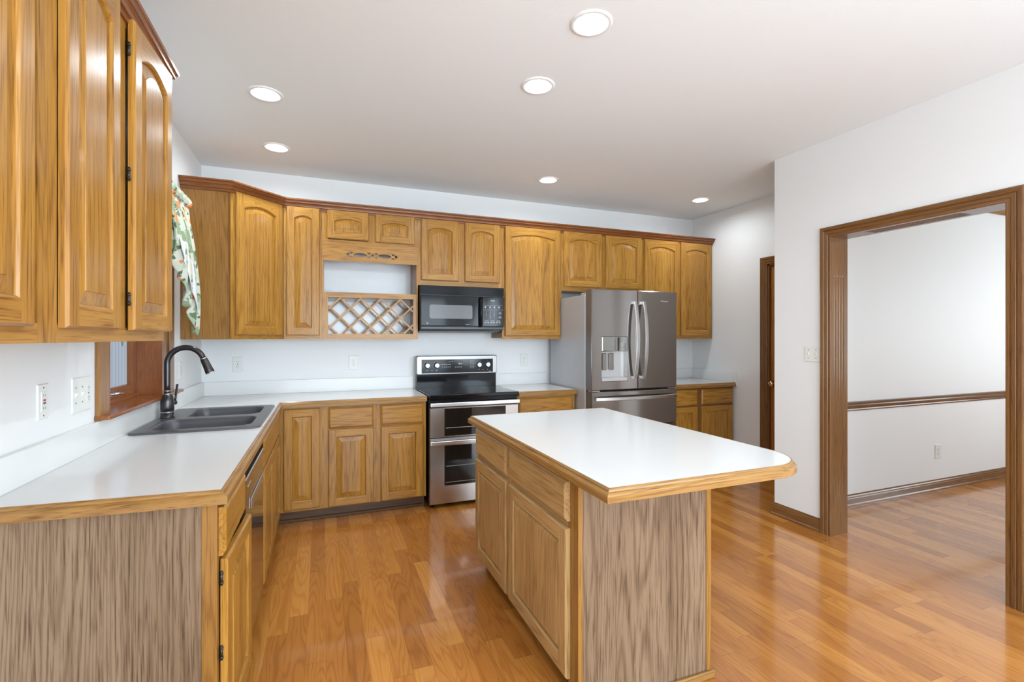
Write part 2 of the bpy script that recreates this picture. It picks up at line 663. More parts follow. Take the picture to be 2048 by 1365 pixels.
def make_door(parent, name, ox, oy, ux, uy, w, z0, h, mats, rise=0.0, st=0.055, t=0.02, bev=0.035, ajar=0.0, hinge='left', panel_mat=None, hinges=False):
    """raised panel door; (ox,oy) is its left bottom back corner seen from the front"""
    if ajar:
        ang = math.atan2(uy, ux)
        if hinge == 'left':
            ang2 = ang - ajar
        else:
            ang2 = ang + ajar
            ox, oy = ox + ux * w, oy + uy * w
        ux2, uy2 = math.cos(ang2), math.sin(ang2)
        if hinge != 'left':
            ox, oy = ox - ux2 * w, oy - uy2 * w
        ux, uy = ux2, uy2
    fm = frame_map(ox, oy, ux, uy)
    g = lambda x, z, o: fm(x + w / 2, z + z0, o)
    b = MB()
    W, e = w / 2, 0.006
    inner = outline(w, h, 0, rise, st)
    n = len(inner)
    a = W - st
    # front face: stiles and rails
    ti, bi = inner[2][1], inner[0][1]
    ob = {}

    def fv(x, z, o=t):
        k = (round(x, 5), round(z, 5), round(o, 5))
        if k not in ob:
            ob[k] = b.v(g(x, z, o))
        return ob[k]
    I = [fv(*p) for p in inner]
    # left stile, right stile
    zt_ = inner[-1][1]
    b.f([fv(-W + e, e), fv(-a, e), fv(-a, bi), fv(-a, zt_), fv(-a, h - e), fv(-W + e, h - e)], 0)
    b.f([fv(a, e), fv(W - e, e), fv(W - e, h - e), fv(a, h - e), fv(a, ti), fv(a, bi)], 0)
    b.f([fv(-a, e), fv(a, e), fv(a, bi), fv(-a, bi)], 1)
    arch = inner[2:]
    for p, q in zip(arch, arch[1:]):
        b.f([fv(*p), fv(*q), fv(q[0], h - e), fv(p[0], h - e)], 1)
    # outer rim
    top_x = [p[0] for p in arch]
    rim = [(-W + e, e), (-a, e), (a, e), (W - e, e), (W - e, h - e)] + [(x, h - e) for x in top_x] + [(-W + e, h - e)]
    R0 = [fv(*p) for p in rim]

    def push(p, d):
        x, z = p
        if abs(x) > W - e - 1e-6:
            x = math.copysign(W, x)
        if z < e + 1e-6:
            z = 0
        if z > h - e - 1e-6:
            z = h
        return (x, z, d)
    R1 = [fv(*push(p, t - 0.007)) for p in rim]
    R2 = [fv(*push(p, 0.0)) for p in rim]
    m = len(rim)
    for i in range(m):
        j = (i + 1) % m
        side = 1 if abs(rim[i][1] - rim[j][1]) < 1e-6 else 0
        b.f([R0[i], R0[j], R1[j], R1[i]], side)
        b.f([R1[i], R1[j], R2[j], R2[i]], side)
    b.f(R2, 0)
    # inner moulding
    prev = I
    for ins, d in ((0.003, t - 0.001), (0.007, t - 0.006), (0.008, t - 0.013)):
        L = [b.v(g(*p, d)) for p in outline(w, h, ins, rise, st)]
        for i in range(n):
            j = (i + 1) % n
            b.f([prev[i], prev[j], L[j], L[i]], 1 if i in (0,) else 0)
        prev = L
    b.f(prev, 0)
    d_ob = b.build(name, [mats[0], mats[1]], parent)
    # raised panel
    b = MB()
    p0 = [b.v(g(*p, t - 0.0125)) for p in outline(w, h, 0.0085, rise, st)]
    p1 = [b.v(g(*p, t - 0.0045)) for p in outline(w, h, 0.0085 + bev, rise, st)]
    p2 = [b.v(g(*p, t - 0.002)) for p in outline(w, h, 0.0095 + bev, rise, st)]
    for A, B in ((p0, p1), (p1, p2)):
        for i in range(n):
            j = (i + 1) % n
            b.f([A[i], A[j], B[j], B[i]], 0)
    b.f(p2, 0)
    b.f(p0, 0)
    b.build('door_panel', panel_mat or mats[2], d_ob)
    if hinges:
        for hz in (0.1, 0.5, 0.9):
            hb = MB()
            c = Vector(g(-W - 0.004 if hinge == 'left' else W + 0.004, h * hz, 0.004))
            hb.cyl(c - Vector((0, 0, 0.022)), c + Vector((0, 0, 0.022)), 0.004, n=10)
            for k in (-0.014, 0.014):
                hb.cyl(c + Vector((0, 0, k - 0.003)), c + Vector((0, 0, k + 0.003)), 0.0055, n=10)
            hb.build('hinge', bronze, d_ob)
    return d_ob


def make_drawer(parent, name, ox, oy, ux, uy, w, z0, h, mat, t=0.02, e=0.012):
    fm = frame_map(ox, oy, ux, uy)
    b = MB()
    levels = [(0, 0), (0, t - 0.008), (0.004, t - 0.006), (e, t - 0.0005), (e + 0.002, t)]
    prev = None
    for ins, d in levels:
        L = [b.v(fm(x, z0 + z, d)) for x, z in ((ins, ins), (w - ins, ins), (w - ins, h - ins), (ins, h - ins))]
        if prev:
            for i in range(4):
                b.f([prev[i], prev[(i + 1) % 4], L[(i + 1) % 4], L[i]])
        else:
            b.f(L)
        prev = L
    b.f(prev)
    return b.build(name, mat, parent)


# ------------------------------------------------------------------ room shell
CEIL = 2.743
WR = 4.16       # kitchen face of the right wall
WN = 4.92       # wall of the nook beside the fridge
b = MB()
b.box(-0.15, 8.8, -8.15, 0.15, -0.06, 0.0)
struct(b.build('floor', floor_m))

LIGHTS = [(1.99, -2.64), (1.99, -2.08), (0.60, -1.44), (0.588, -0.615), (2.725, -0.685), (4.40, -0.69)]
ADDED_REAR_LIGHTS = [(0.62, -4.3), (2.0, -4.4), (3.3, -5.4), (1.2, -6.6), (3.2, -6.8)]  # unseen cans behind the camera, added for more light


def circle(cx, cy, r, n=32, a0=0):
    return [(cx + r * math.cos(a0 + 2 * PI * i / n), cy + r * math.sin(a0 + 2 * PI * i / n)) for i in range(n)]


b = MB()
b.holed([(-0.15, -8.15), (8.8, -8.15), (8.8, 0.15), (-0.15, 0.15)], [circle(x, y, 0.070) for x, y in LIGHTS + ADDED_REAR_LIGHTS],
        ident, CEIL + 0.012, CEIL, outer_walls=False)
struct(b.build('ceiling', ceil_m))

# window opening in the left wall
WY0, WY1, WZ0, WZ1 = -1.83, -1.06, 1.03, 2.14
b = MB()
fmL = lambda u, z, h: (h, u, z)
b.holed([(-8.0, 0), (0, 0), (0, CEIL), (-8.0, CEIL)], [[(WY0, WZ0), (WY1, WZ0), (WY1, WZ1), (WY0, WZ1)], [(-7.3, 0.75), (-5.3, 0.75), (-5.3, 2.25), (-7.3, 2.25)]], fmL, -0.15, 0.0)
struct(b.build('wall_left', wall_m))
b = MB()
b.box(-0.15, WN + 0.12, 0.0, 0.15, 0, CEIL)
struct(b.build('wall_back', wall_m))
# nook wall with the door opening
DY0, DY1, DZ = -1.70, -1.025, 2.08
b = MB()
b.holed([(-1.75, 0), (DY0, 0), (DY0, DZ), (DY1, DZ), (DY1, 0), (0, 0), (0, CEIL), (-1.75, CEIL)], [],
        lambda u, z, h: (WN + h, u, z), 0.12, 0.0)
struct(b.build('wall_nook', wall_m))
# partition between the nook and the dining room
b = MB()
b.box(WR + 0.15, 8.8, -1.83, -1.7385, 0, CEIL)
struct(b.build('wall_dining', wall_m))
# right wall with the cased opening
OY0, OY1, OZ = -3.10, -2.19, 2.06
b = MB()
b.holed([(-8.0, 0), (OY0 - 0.015, 0), (OY0 - 0.015, OZ + 0.015), (OY1 + 0.015, OZ + 0.015), (OY1 + 0.015, 0), (-1.7385, 0), (-1.7385, CEIL), (-8.0, CEIL)], [[(-7.3, 0.75), (-5.3, 0.75), (-5.3, 2.25), (-7.3, 2.25)]],
        lambda u, z, h: (WR + h, u, z), 0.15, 0.0)
struct(b.build('wall_right', wall_m))
# dining room end walls
b = MB()
b.holed([(-5.6, 0), (-1.83, 0), (-1.83, CEIL), (-5.6, CEIL)], [[(-4.5, 0.7), (-2.7, 0.7), (-2.7, 2.2), (-4.5, 2.2)]],
        lambda u, z, h: (8.5 + h, u, z), 0.12, 0.0)
struct(b.build('wall_dining_end', wall_m))
b = MB()
b.box(WR + 0.15, 8.8, -5.72, -5.6, 0, CEIL)
struct(b.build('wall_dining_near', wall_m))
# rear wall of the breakfast area with a wide added window
b = MB()
b.holed([(-0.15, 0), (WR + 0.15, 0), (WR + 0.15, CEIL), (-0.15, CEIL)], [[(0.4, 0.3), (3.8, 0.3), (3.8, 2.4), (0.4, 2.4)]],
        lambda u, z, h: (u, -8.0 - h, z), 0.15, 0.0)
struct(b.build('wall_rear', wall_m))

# ---- casings: stepped profile
CAS = [(0, 0), (0, 0.010), (0.004, 0.013), (0.012, 0.013), (0.014, 0.010), (0.020, 0.010), (0.024, 0.015), (0.040, 0.017), (0.044, 0.013), (0.050, 0.019), (0.066, 0.021), (0.072, 0.019), (0.074, 0.0)]
b = MB()
fmR = lambda u, v, h: (WR - h, -u, v)
b.strip([(-OY0, 0.0), (-OY0, OZ), (-OY1, OZ), (-OY1, 0.0)], CAS, fmR, mats=[0, 1, 0])
b.strip([(-OY1, 0.0), (-OY1, OZ), (-OY0, OZ), (-OY0, 0.0)], [(-o, h) for o, h in CAS], lambda u, v, h: (WR + 0.15 + h, -u, v), mats=[0, 1, 0])
struct(b.build('trim_1', [trim_z, trim_y]))


def fluted(b, base, U, V, W_, width, length, f0, f1, nfl=4, depth=0.004, mi=0):
    """board lining: base corner, U across, V along, W_ outward; flutes between f0 and f1 along V"""
    base, U, V, W_ = Vector(base), Vector(U), Vector(V), Vector(W_)
    prof_plain, prof_fl = [], []
    m = 0.022
    pitch = (width - 2 * m) / nfl
    xs = [0.0]
    ds = [0.0]
    for k in range(nfl):
        c = m + pitch * (k + 0.5)
        r = pitch * 0.36
        for q in range(7):
            a = PI * q / 6
            xs.append(c - r * math.cos(a))
            ds.append(-depth * math.sin(a))
    xs.append(width)
    ds.append(0.0)
    rows = []
    for l, fl in ((0, 0), (f0, 0), (f0 + 0.012, 1), (f1 - 0.012, 1), (f1, 0), (length, 0)):
        rows.append([b.v(base + U * x + V * l + W_ * (d * fl)) for x, d in zip(xs, ds)])
    for A, B in zip(rows, rows[1:]):
        for i in range(len(xs) - 1):
            b.f([A[i], A[i + 1], B[i + 1], B[i]], mi)
    # back
    q = [b.v(base + U * x + V * l + W_ * -0.014) for x, l in ((0, 0), (width, 0), (width, length), (0, length))]
    b.f(q, mi)
    b.f([rows[0][0]] + rows[0][1:] + [q[1], q[0]], mi)
    b.f([rows[-1][0]] + rows[-1][1:] + [q[2], q[3]], mi)
    b.f([r[0] for r in rows] + [q[3], q[0]], mi)
    b.f([r[-1] for r in rows] + [q[2], q[1]], mi)


b = MB()
fluted(b, (WR + 0.0, OY1, 0), (1, 0, 0), (0, 0, 1), (0, -1, 0), 0.15, OZ, 0.27, 1.80)
struct(b.build('trim_2', trim_z))
b = MB()
fluted(b, (WR + 0.0, OY0, 0), (1, 0, 0), (0, 0, 1), (0, 1, 0), 0.15, OZ, 0.27, 1.80)
struct(b.build('trim_3', trim_z))
b = MB()
fluted(b, (WR + 0.0, OY0, OZ), (1, 0, 0), (0, 1, 0), (0, 0, -1), 0.15, OY1 - OY0, 0.2, OY1 - OY0 - 0.2)
struct(b.build('trim_4', trim_y))

# nook door casing and door
b = MB()
fmN = lambda u, v, h: (WN - h, -u, v)
b.strip([(-DY0, 0.0), (-DY0, DZ), (-DY1, DZ), (-DY1, 0.0)], [(o * 1.0, h) for o, h in CAS], fmN, mats=[0, 1, 0])
b.box(WN, WN + 0.12, DY1 - 0.001, DY1 - 0.016, 0, DZ, 0)
b.box(WN, WN + 0.12, DY0 + 0.001, DY0 + 0.016, 0, DZ, 0)
b.box(WN, WN + 0.12, DY0, DY1, DZ - 0.015, DZ, 1)
struct(b.build('trim_5', [trim_z, trim_y]))
dm = MB()
dm.box(WN + 0.02, WN + 0.058, DY0 + 0.018, DY1 - 0.018, 0.008, DZ - 0.018, bevel=0.002)
door = struct(dm.build('door_1', door_z))
for za, zb in ((0.2, 0.92), (1.08, 1.93)):
    pb = MB()
    for ya, yb in ((DY0 + 0.11, (DY0 + DY1) / 2 - 0.04), ((DY0 + DY1) / 2 + 0.04, DY1 - 0.11)):
        pb.box(WN + 0.016, WN + 0.021, ya, yb, za, zb, bevel=0.002)
    pb.build('door_panel', door_z, door)
kb = MB()
kb.lathe((WN + 0.02, -1.085, 0.925), (-1, 0, 0), [(0.030, 0.0), (0.030, 0.004), (0.012, 0.010), (0.010, 0.030), (0.022, 0.038), (0.028, 0.050), (0.026, 0.060), (0.012, 0.066)])
kb.build('door_knob', brass, door)

# baseboards
BASE = [(0, 0), (0.020, 0.0), (0.020, 0.012), (0.014, 0.020), (0.014, 0.060), (0.011, 0.066), (0.011, 0.076), (0.006, 0.084), (0.004, 0.092), (0, 0.094)]
b = MB()
b.strip([(WR + 0.15, -1.7385), (WR, -1.7385), (WR, OY1 + 0.074)], [(-o if False else o, h) for o, h in BASE], lambda x, y, h: (x, y, h), mats=[1, 0])
b.bm.verts.ensure_lookup_table()
struct(b.build('baseboard_right', [trim_y, trim_x]))
b = MB()
b.strip([(WR, OY0 - 0.074), (WR, -7.99)], BASE, lambda x, y, h: (x, y, h))
struct(b.build('baseboard_near', [trim_y]))
b = MB()
b.strip([(WR + 0.16, -1.83), (8.5, -1.83)], BASE, lambda x, y, h: (x, y, h))
struct(b.build('baseboard_dining', [trim_x]))
b = MB()
RAIL = [(0, 0), (0.008, 0.0), (0.012, 0.010), (0.010, 0.018), (0.016, 0.028), (0.018, 0.044), (0.014, 0.052), (0.024, 0.060), (0.026, 0.068), (0.020, 0.074), (0, 0.076)]
b.strip([(WR + 0.16, -1.83), (8.5, -1.83)], [(o, h + 0.772) for o, h in RAIL], ident)
struct(b.build('trim_6', [trim_x]))
b = MB()
b.strip([(WR + 0.16, -1.83), (8.5, -1.83), (8.5, -5.6)], [(0, 2.57), (0.012, 2.57), (0.02, 2.60), (0.07, 2.68), (0.085, 2.70), (0.09, CEIL - 0.001), (0, CEIL - 0.001)], ident, mats=[0, 1])
struct(b.build('trim_7', [edge_x, edge_y]))

# ---- kitchen window
b = MB()
WC = [(0, 0), (0, 0.014), (0.01, 0.018), (0.05, 0.018), (0.07, 0.016), (0.10, 0.022), (0.10, 0.0)]
# casing (wider on the side towards the corner cabinet)
for (y0, y1, g) in ((WY0 - 0.098, WY0, 0), (WY1, WY1 + 0.205, 1)):
    b.box(0.0005, 0.018, y0, y1, WZ0 - 0.02, WZ1 + 0.09, 0, bevel=0.003)
    if g:
        b.box(0.018, 0.026, WY1 + 0.10, WY1 + 0.205, WZ0, WZ1 + 0.09, 0, bevel=0.004)
b.box(0.0005, 0.0175, WY0, WY1, WZ1, WZ1 + 0.09, 1, bevel=0.003)
win = struct(b.build('window_1', [wcas_z, wcas_y]))
b = MB()
for (y0, y1) in ((WY0, WY0 + 0.014), (WY1 - 0.014, WY1)):
    b.box(-0.149, 0.017, y0, y1, WZ0, WZ1, 0)
b.box(-0.149, 0.0165, WY0 + 0.014, WY1 - 0.014, WZ1 - 0.014, WZ1, 1)
b.build('window_jamb', [win_z, win_y], win)
b = MB()
b.box(-0.149, 0.055, WY0 - 0.005, WY1 + 0.005, WZ0 - 0.012, WZ0 + 0.006, 0, bevel=0.004, seg=2)
b.box(0.001, 0.055, WY0 - 0.105, WY0 - 0.004, WZ0 - 0.012, WZ0 + 0.006, 0, bevel=0.004, seg=2)
b.box(0.001, 0.055, WY1 + 0.004, WY1 + 0.30, WZ0 - 0.012, WZ0 + 0.006, 0, bevel=0.004, seg=2)
b.build('window_sill', win_y, win)
b = MB()
SX0, SX1 = -0.135, -0.105
for (y0, y1, z0, z1, mi) in ((WY0 + 0.014, WY0 + 0.075, WZ0 + 0.006, WZ1 - 0.014, 0), (WY1 - 0.075, WY1 - 0.014, WZ0 + 0.006, WZ1 - 0.014, 0),
                             (WY0 + 0.075, WY1 - 0.075, WZ0 + 0.006, WZ0 + 0.078, 1), (WY0 + 0.075, WY1 - 0.075, WZ1 - 0.09, WZ1 - 0.014, 1)):
    b.box(SX0, SX1, y0, y1, z0, z1, mi, bevel=0.003)
b.box(SX1, SX1 + 0.012, WY0 + 0.014, WY1 - 0.014, WZ0 + 0.006, WZ0 + 0.024, 1)
b.build('window_sash', [win_z, win_y], win)
b = MB()
b.box(-0.124, -0.120, WY0 + 0.07, WY1 - 0.07, WZ0 + 0.07, WZ1 - 0.085)
b.build('glass_pane', glass_m, win)
b = MB()
hc = Vector((SX1 + 0.012, -1.47, WZ0 + 0.05))
b.box(hc.x - 0.012, hc.x + 0.004, hc.y - 0.05, hc.y + 0.05, hc.z - 0.012, hc.z + 0.012, bevel=0.003)
b.tube([hc, hc + Vector((0.02, 0, 0.004)), hc + Vector((0.03, 0.02, 0.004)), hc + Vector((0.032, 0.06, 0.0))], [0.008, 0.007, 0.006, 0.007], 10)
b.build('window_handle', steel_h, win)
# white boarded wall of the neighbouring wing seen through the window
b = MB()
y = -3.6
while y < 3.0:
    b.box(-1.23, -1.20, y, y + 0.085, 0.0, 3.4, bevel=0.008)
    y += 0.09
b.box(-1.27, -1.235, -3.6, 3.0, 0.0, 3.4)
tag(b.build('board_siding', siding_m), 'white vertical board siding seen through the window above the sink', 'siding')
# window of the dining room and unseen, added ones of the breakfast area (frames only, behind area lights)
for nm, bxs in (('window_2', [(8.5, 8.6, -4.5, -4.43, 0.7, 2.2), (8.5, 8.6, -2.77, -2.7, 0.7, 2.2), (8.5, 8.6, -4.43, -2.77, 0.7, 0.77), (8.5, 8.6, -4.43, -2.77, 2.13, 2.2), (8.52, 8.58, -3.62, -3.58, 0.77, 2.13)]),
                ('window_4', [(-0.1, 0, -7.3, -7.23, 0.75, 2.25), (-0.1, 0, -5.37, -5.3, 0.75, 2.25), (-0.1, 0, -7.23, -5.37, 0.75, 0.82), (-0.1, 0, -7.23, -5.37, 2.18, 2.25), (-0.09, -0.01, -6.33, -6.27, 0.82, 2.18)]),
                ('window_5', [(4.16, 4.26, -7.3, -7.23, 0.75, 2.25), (4.16, 4.26, -5.37, -5.3, 0.75, 2.25), (4.16, 4.26, -7.23, -5.37, 0.75, 0.82), (4.16, 4.26, -7.23, -5.37, 2.18, 2.25), (4.17, 4.25, -6.33, -6.27, 0.82, 2.18)]),
                ('window_3', [(0.4, 0.47, -8.1, -8.0, 0.3, 2.4), (3.73, 3.8, -8.1, -8.0, 0.3, 2.4), (0.47, 3.73, -8.1, -8.0, 0.3, 0.37), (0.47, 3.73, -8.1, -8.0, 2.33, 2.4), (1.5, 1.56, -8.09, -8.01, 0.37, 2.33), (2.64, 2.7, -8.09, -8.01, 0.37, 2.33)])):
    b = MB()
    for q in bxs:
        b.box(*q)
    struct(b.build(nm, [trim_z]))

# ------------------------------------------------------------------ recessed lights
can_labels = ['large recessed ceiling light nearest the camera, at top centre',
              'recessed ceiling light second from the top, above the island',
              'recessed ceiling light above the sink counter, nearer of the left pair',
              'recessed ceiling light at the left, close to the corner cabinet',
              'small recessed ceiling light in front of the tall single-door cabinet',
              'farthest recessed ceiling light, by the nook wall beyond the refrigerator']
added_rear_labels = ['recessed ceiling light behind the camera above the left counter end', 'recessed ceiling light behind the camera over the island line',
               'recessed ceiling light in the breakfast area near the right wall', 'recessed ceiling light in the breakfast area, left by the rear window',
               'recessed ceiling light in the breakfast area, right by the rear window']
for (x, y), lb in zip(LIGHTS + ADDED_REAR_LIGHTS, can_labels + added_rear_labels):
    t = thing('recessed_light', lb, 'ceiling light', (x, y, CEIL), 'recessed lights in the kitchen ceiling')
    b = MB()
    b.lathe((x, y, CEIL), (0, 0, -1), [(0.070, -0.001), (0.070, 0.002), (0.074, 0.006), (0.086, 0.006), (0.093, 0.001), (0.093, 0.0003)], n=40, caps=False)
    b.build('trim_ring', white_m, t, recalc=True)
    b = MB()
    b.lathe((x, y, CEIL), (0, 0, 1), [(0.0695, -0.004), (0.066, 0.03), (0.060, 0.055)], n=40, caps=False)
    b.build('reflector_cone', cone_m, t)
    b = MB()
    b.lathe((x, y, CEIL), (0, 0, 1), [(0.0005, 0.012), (0.03, 0.015), (0.050, 0.025), (0.059, 0.042), (0.059, 0.055)], n=40)
    b.build('lamp_face', lamp_m, t)
    area_light('downlight', (x, y, CEIL + 0.008), (0, 0, 0), 0.11, 0.11, CAN_POWER, (0.90, 1.0, 1.07), 'DISK', math.radians(170), t)

# ------------------------------------------------------------------ upper cabinets
UB, UT = 1.357, 2.42       # bottom and top of the wall cabinets
DB, DT = 1.388, 2.405      # doors
WOODS = (oak_z, oak_x, oak_panel)
WOODSY = (oak_z, oak_y, oak_panel)
FY = -0.305                # face frame plane of the back run


def upper_unit(label, x0, x1, zb, doors, name='wall_cabinet', st=0.04, right_end=False):
    t = thing(name, label, 'cabinet', ((x0 + x1) / 2, -0.15, zb))
    b = MB()
    b.box(x0 + 0.001, x1 - 0.001, FY + 0.019, -0.001, zb + 0.008, UT)
    b.build('cabinet_box', body_z, t)
    b = MB()
    g = 0.0006
    b.box(x0 + g, x0 + st, FY, FY + 0.019, zb, UT, 0)
    b.box(x1 - st, x1 - g, FY, FY + 0.019, zb, UT, 0)
    b.box(x0 + st, x1 - st, FY, FY + 0.019, zb, zb + 0.045, 1)
    b.box(x0 + st, x1 - st, FY, FY + 0.019, UT - 0.045, UT, 1)
    if len(doors) == 2:
        m = (doors[0][1] + doors[1][0]) / 2
        b.box(m - 0.035, m + 0.035, FY, FY + 0.019, zb + 0.045, UT - 0.045, 0)
    b.build('face_frame', [oak_z, oak_x], t)
    for d in doors:
        a, c, z0, z1, rise = d
        make_door(t, 'door', a, FY - 0.001, 1, 0, c - a, z0, z1 - z0, WOODS, rise=rise)
    return t


# diagonal corner cabinet
t = thing('corner_cabinet', 'tall diagonal corner wall cabinet with one arched door, left of the back run', 'cabinet', (0.3, -0.3, UB))
b = MB()
poly = [(0.001, -0.001), (0.001, -0.600), (0.300, -0.600), (0.600, -0.300), (0.600, -0.001)]
b.quadbox(poly, UB + 0.006, UT)
b.box(0.001, 0.285, -0.612, -0.6, UB, UT)
b.build('cabinet_box', body_z, t)
dd = math.sqrt(0.5)
L0 = Vector((0.300, -0.612))
L1 = Vector((0.612, -0.300))
dl = (L1 - L0).length
fm = frame_map(L0.x, L0.y, dd, dd)
b = MB()
for (u0, u1, z0, z1, mi) in ((-0.002, 0.035, UB, UT, 0), (dl - 0.035, dl + 0.002, UB, UT, 0), (0.035, dl - 0.035, UB, UB + 0.04, 1), (0.035, dl - 0.035, UT - 0.04, UT, 1)):
    vs = [b.v(fm(u, z, h)) for h in (-0.012, 0.0) for u, z in ((u0, z0), (u1, z0), (u1, z1), (u0, z1))]
    b.f(vs[:4], mi)
    b.f(vs[4:], mi)
    for i in range(4):
        j = (i + 1) % 4
        b.f([vs[i], vs[j], vs[4 + j], vs[4 + i]], mi)
b.build('face_frame', [oak_z, oak_x], t)
o = fm(0.030, 0, 0.001)
make_door(t, 'door', o[0], o[1], dd, dd, dl - 0.052, DB, DT - DB, WOODS, rise=0.034, st=0.058)

upper_unit('narrow full-height wall cabinet with one arched door between corner cabinet and wine rack', 0.614, 0.893, UB, [(0.633, 0.876, DB, DT, 0.022)], st=0.022)

# open display and wine rack cabinet
x0, x1 = 0.893, 1.663
t = thing('wine_rack_cabinet', 'wall cabinet with two small doors, pierced valance, open shelf and lattice wine rack', 'cabinet', ((x0 + x1) / 2, -0.15, UB))
b = MB()
b.box(x0 + 0.001, x1 - 0.001, FY + 0.019, -0.001, 2.10, UT)          # upper box
b.box(x0 + 0.001, x0 + 0.014, FY + 0.019, -0.001, UB + 0.002, 2.10)
b.box(x1 - 0.014, x1 - 0.001, FY + 0.019, -0.001, UB + 0.002, 2.10)
b.box(x0 + 0.014, x1 - 0.014, FY + 0.019, -0.010, UB + 0.002, UB + 0.030)
b.box(x0 + 0.014, x1 - 0.014, FY + 0.019, -0.010, 1.712, 1.736)
b.build('cabinet_box', body_z, t)
b = MB()
b.box(x0 + 0.014, x1 - 0.014, -0.010, -0.002, UB + 0.002, 2.10)
b.build('back_board', whiteback, t)
b = MB()
b.box(x0, x0 + 0.012, FY, FY + 0.019, 1.74, 2.09, 0)
b.box(x1 - 0.012, x1, FY, FY + 0.019, 1.74, 2.09, 0)
b.box(x0, x0 + 0.045, FY, FY + 0.019, UB, 1.74, 0)
b.box(x1 - 0.04, x1, FY, FY + 0.019, UB, 1.74, 0)
b.box(x0 + 0.045, x1 - 0.04, FY, FY + 0.019, 1.698, 1.74, 1)
b.box(x0 + 0.045, x1 - 0.04, FY, FY + 0.019, UB, 1.400, 1)
b.box(x0, x1, FY, FY + 0.019, 2.09, 2.165, 1)
b.box(x0, x1, FY, FY + 0.019, 2.40, UT, 1)
for a, c in ((x0, 0.94), (1.245, 1.318), (1.625, x1)):
    b.box(a, c, FY, FY + 0.019, 2.165, 2.40, 0)
b.build('face_frame', [oak_z, oak_x], t)
make_door(t, 'door', 0.930, FY - 0.001, 1, 0, 0.325, 2.172, 0.233, WOODS, rise=0.020, st=0.052, bev=0.026)
make_door(t, 'door', 1.307, FY - 0.001, 1, 0, 0.326, 2.165, 0.240, WOODS, rise=0.020, st=0.052, bev=0.026)
# pierced valance
cx, cz = 1.285, 2.052
holes = []
for sgn in (-1, 1):
    e = [(cx + sgn * 0.098 + 0.054 * math.cos(a), cz + 0.019 * math.sin(a)) for a in [2 * PI * i / 20 for i in range(20)]]
    holes.append(e)
    for cc in (0.030, 0.168):
        for up in (-1, 1):
            holes.append([(cx + sgn * cc - 0.017, cz + up * 0.022), (cx + sgn * cc + 0.017, cz + up * 0.022), (cx + sgn * cc + 0.004, cz + up * 0.008), (cx + sgn * cc - 0.004, cz + up * 0.008)])
    holes.append([(cx + sgn * 0.178, cz), (cx + sgn * 0.190, cz + 0.016), (cx + sgn * 0.203, cz + 0.008), (cx + sgn * 0.206, cz), (cx + sgn * 0.203, cz - 0.008), (cx + sgn * 0.190, cz - 0.016)])
holes.append([(cx - 0.017, cz), (cx, cz + 0.016), (cx + 0.017, cz), (cx, cz - 0.016)])
b = MB()
b.holed([(x0 + 0.0005, 1.995), (x1 - 0.0005, 1.995), (x1 - 0.0005, 2.092), (x0 + 0.0005, 2.092)], holes, lambda u, z, h: (u, h, z), FY + 0.016, FY - 0.004)
b.build('pierced_valance', oak_x, t)


def clip_line(p, q, r):
    """clip segment to rect r=(x0,x1,z0,z1)"""
    t0, t1 = 0.0, 1.0
    dx, dz = q[0] - p[0], q[1] - p[1]
    for pp, qq in ((-dx, p[0] - r[0]), (dx, r[1] - p[0]), (-dz, p[1] - r[2]), (dz, r[3] - p[1])):
        if abs(pp) < 1e-9:
            if qq < 0:
                return None
            continue
        tt = qq / pp
        if pp < 0:
            t0 = max(t0, tt)
        else:
            t1 = min(t1, tt)
    if t0 >= t1:
        return None
    return (p[0] + dx * t0, p[1] + dz * t0), (p[0] + dx * t1, p[1] + dz * t1)


rect = (0.94, 1.622, 1.402, 1.697)
for layer, yy in (('front', FY + 0.004), ('rear', -0.06)):
    for sgn in (1, -1):
        k = -5
        while k < 9:
            xt = 1.035 + 0.161 * k
            k += 1
            seg = clip_line((xt, 1.697), (xt - sgn * 0.4, 1.297), rect)
            if not seg or (Vector(seg[0]) - Vector(seg[1])).length < 0.03:
                continue
            (ax, az), (bx_, bz) = seg
            d = (Vector((bx_, bz)) - Vector((ax, az))).normalized()
            nn = Vector((-d.y, d.x)) * 0.0065
            y0 = yy + (0.011 if sgn < 0 else 0.0)
            b = MB()
            vs = []
            for yk in (y0, y0 + (0.012 if layer == 'front' else 0.012)):
                for (px, pz, s_) in ((ax, az, 1), (bx_, bz, 1), (bx_, bz, -1), (ax, az, -1)):
                    vs.append(b.v((px + nn.x * s_, yk, pz + nn.y * s_)))
            b.f(vs[:4])
            b.f(vs[4:])
            for i in range(4):
                j = (i + 1) % 4
                b.f([vs[i], vs[j], vs[4 + j], vs[4 + i]])
            b.build('lattice_slat', oak_x, t)

upper_unit('short wall cabinet with two arched doors directly above the black microwave', 1.663, 2.437, 1.822,
           [(1.688, 2.022, 1.868, 2.400, 0.026), (2.080, 2.408, 1.868, 2.400, 0.026)], st=0.035)
upper_unit('wide full-height wall cabinet with one arched door between microwave and refrigerator', 2.437, 3.05, UB,
           [(2.462, 3.033, 1.385, 2.403, 0.030)], st=0.035)
upper_unit('short wall cabinet with two arched doors above the refrigerator', 3.05, 3.988, 1.823,
           [(3.071, 3.493, 1.866, 2.403, 0.034), (3.545, 3.972, 1.866, 2.400, 0.034)], st=0.035)
upper_unit('full-height wall cabinet with two arched doors at the far right by the nook', 3.988, 4.918, UB,
           [(4.008, 4.455, 1.388, 2.395, 0.034), (4.480, 4.900, 1.388, 2.395, 0.034)], st=0.03)

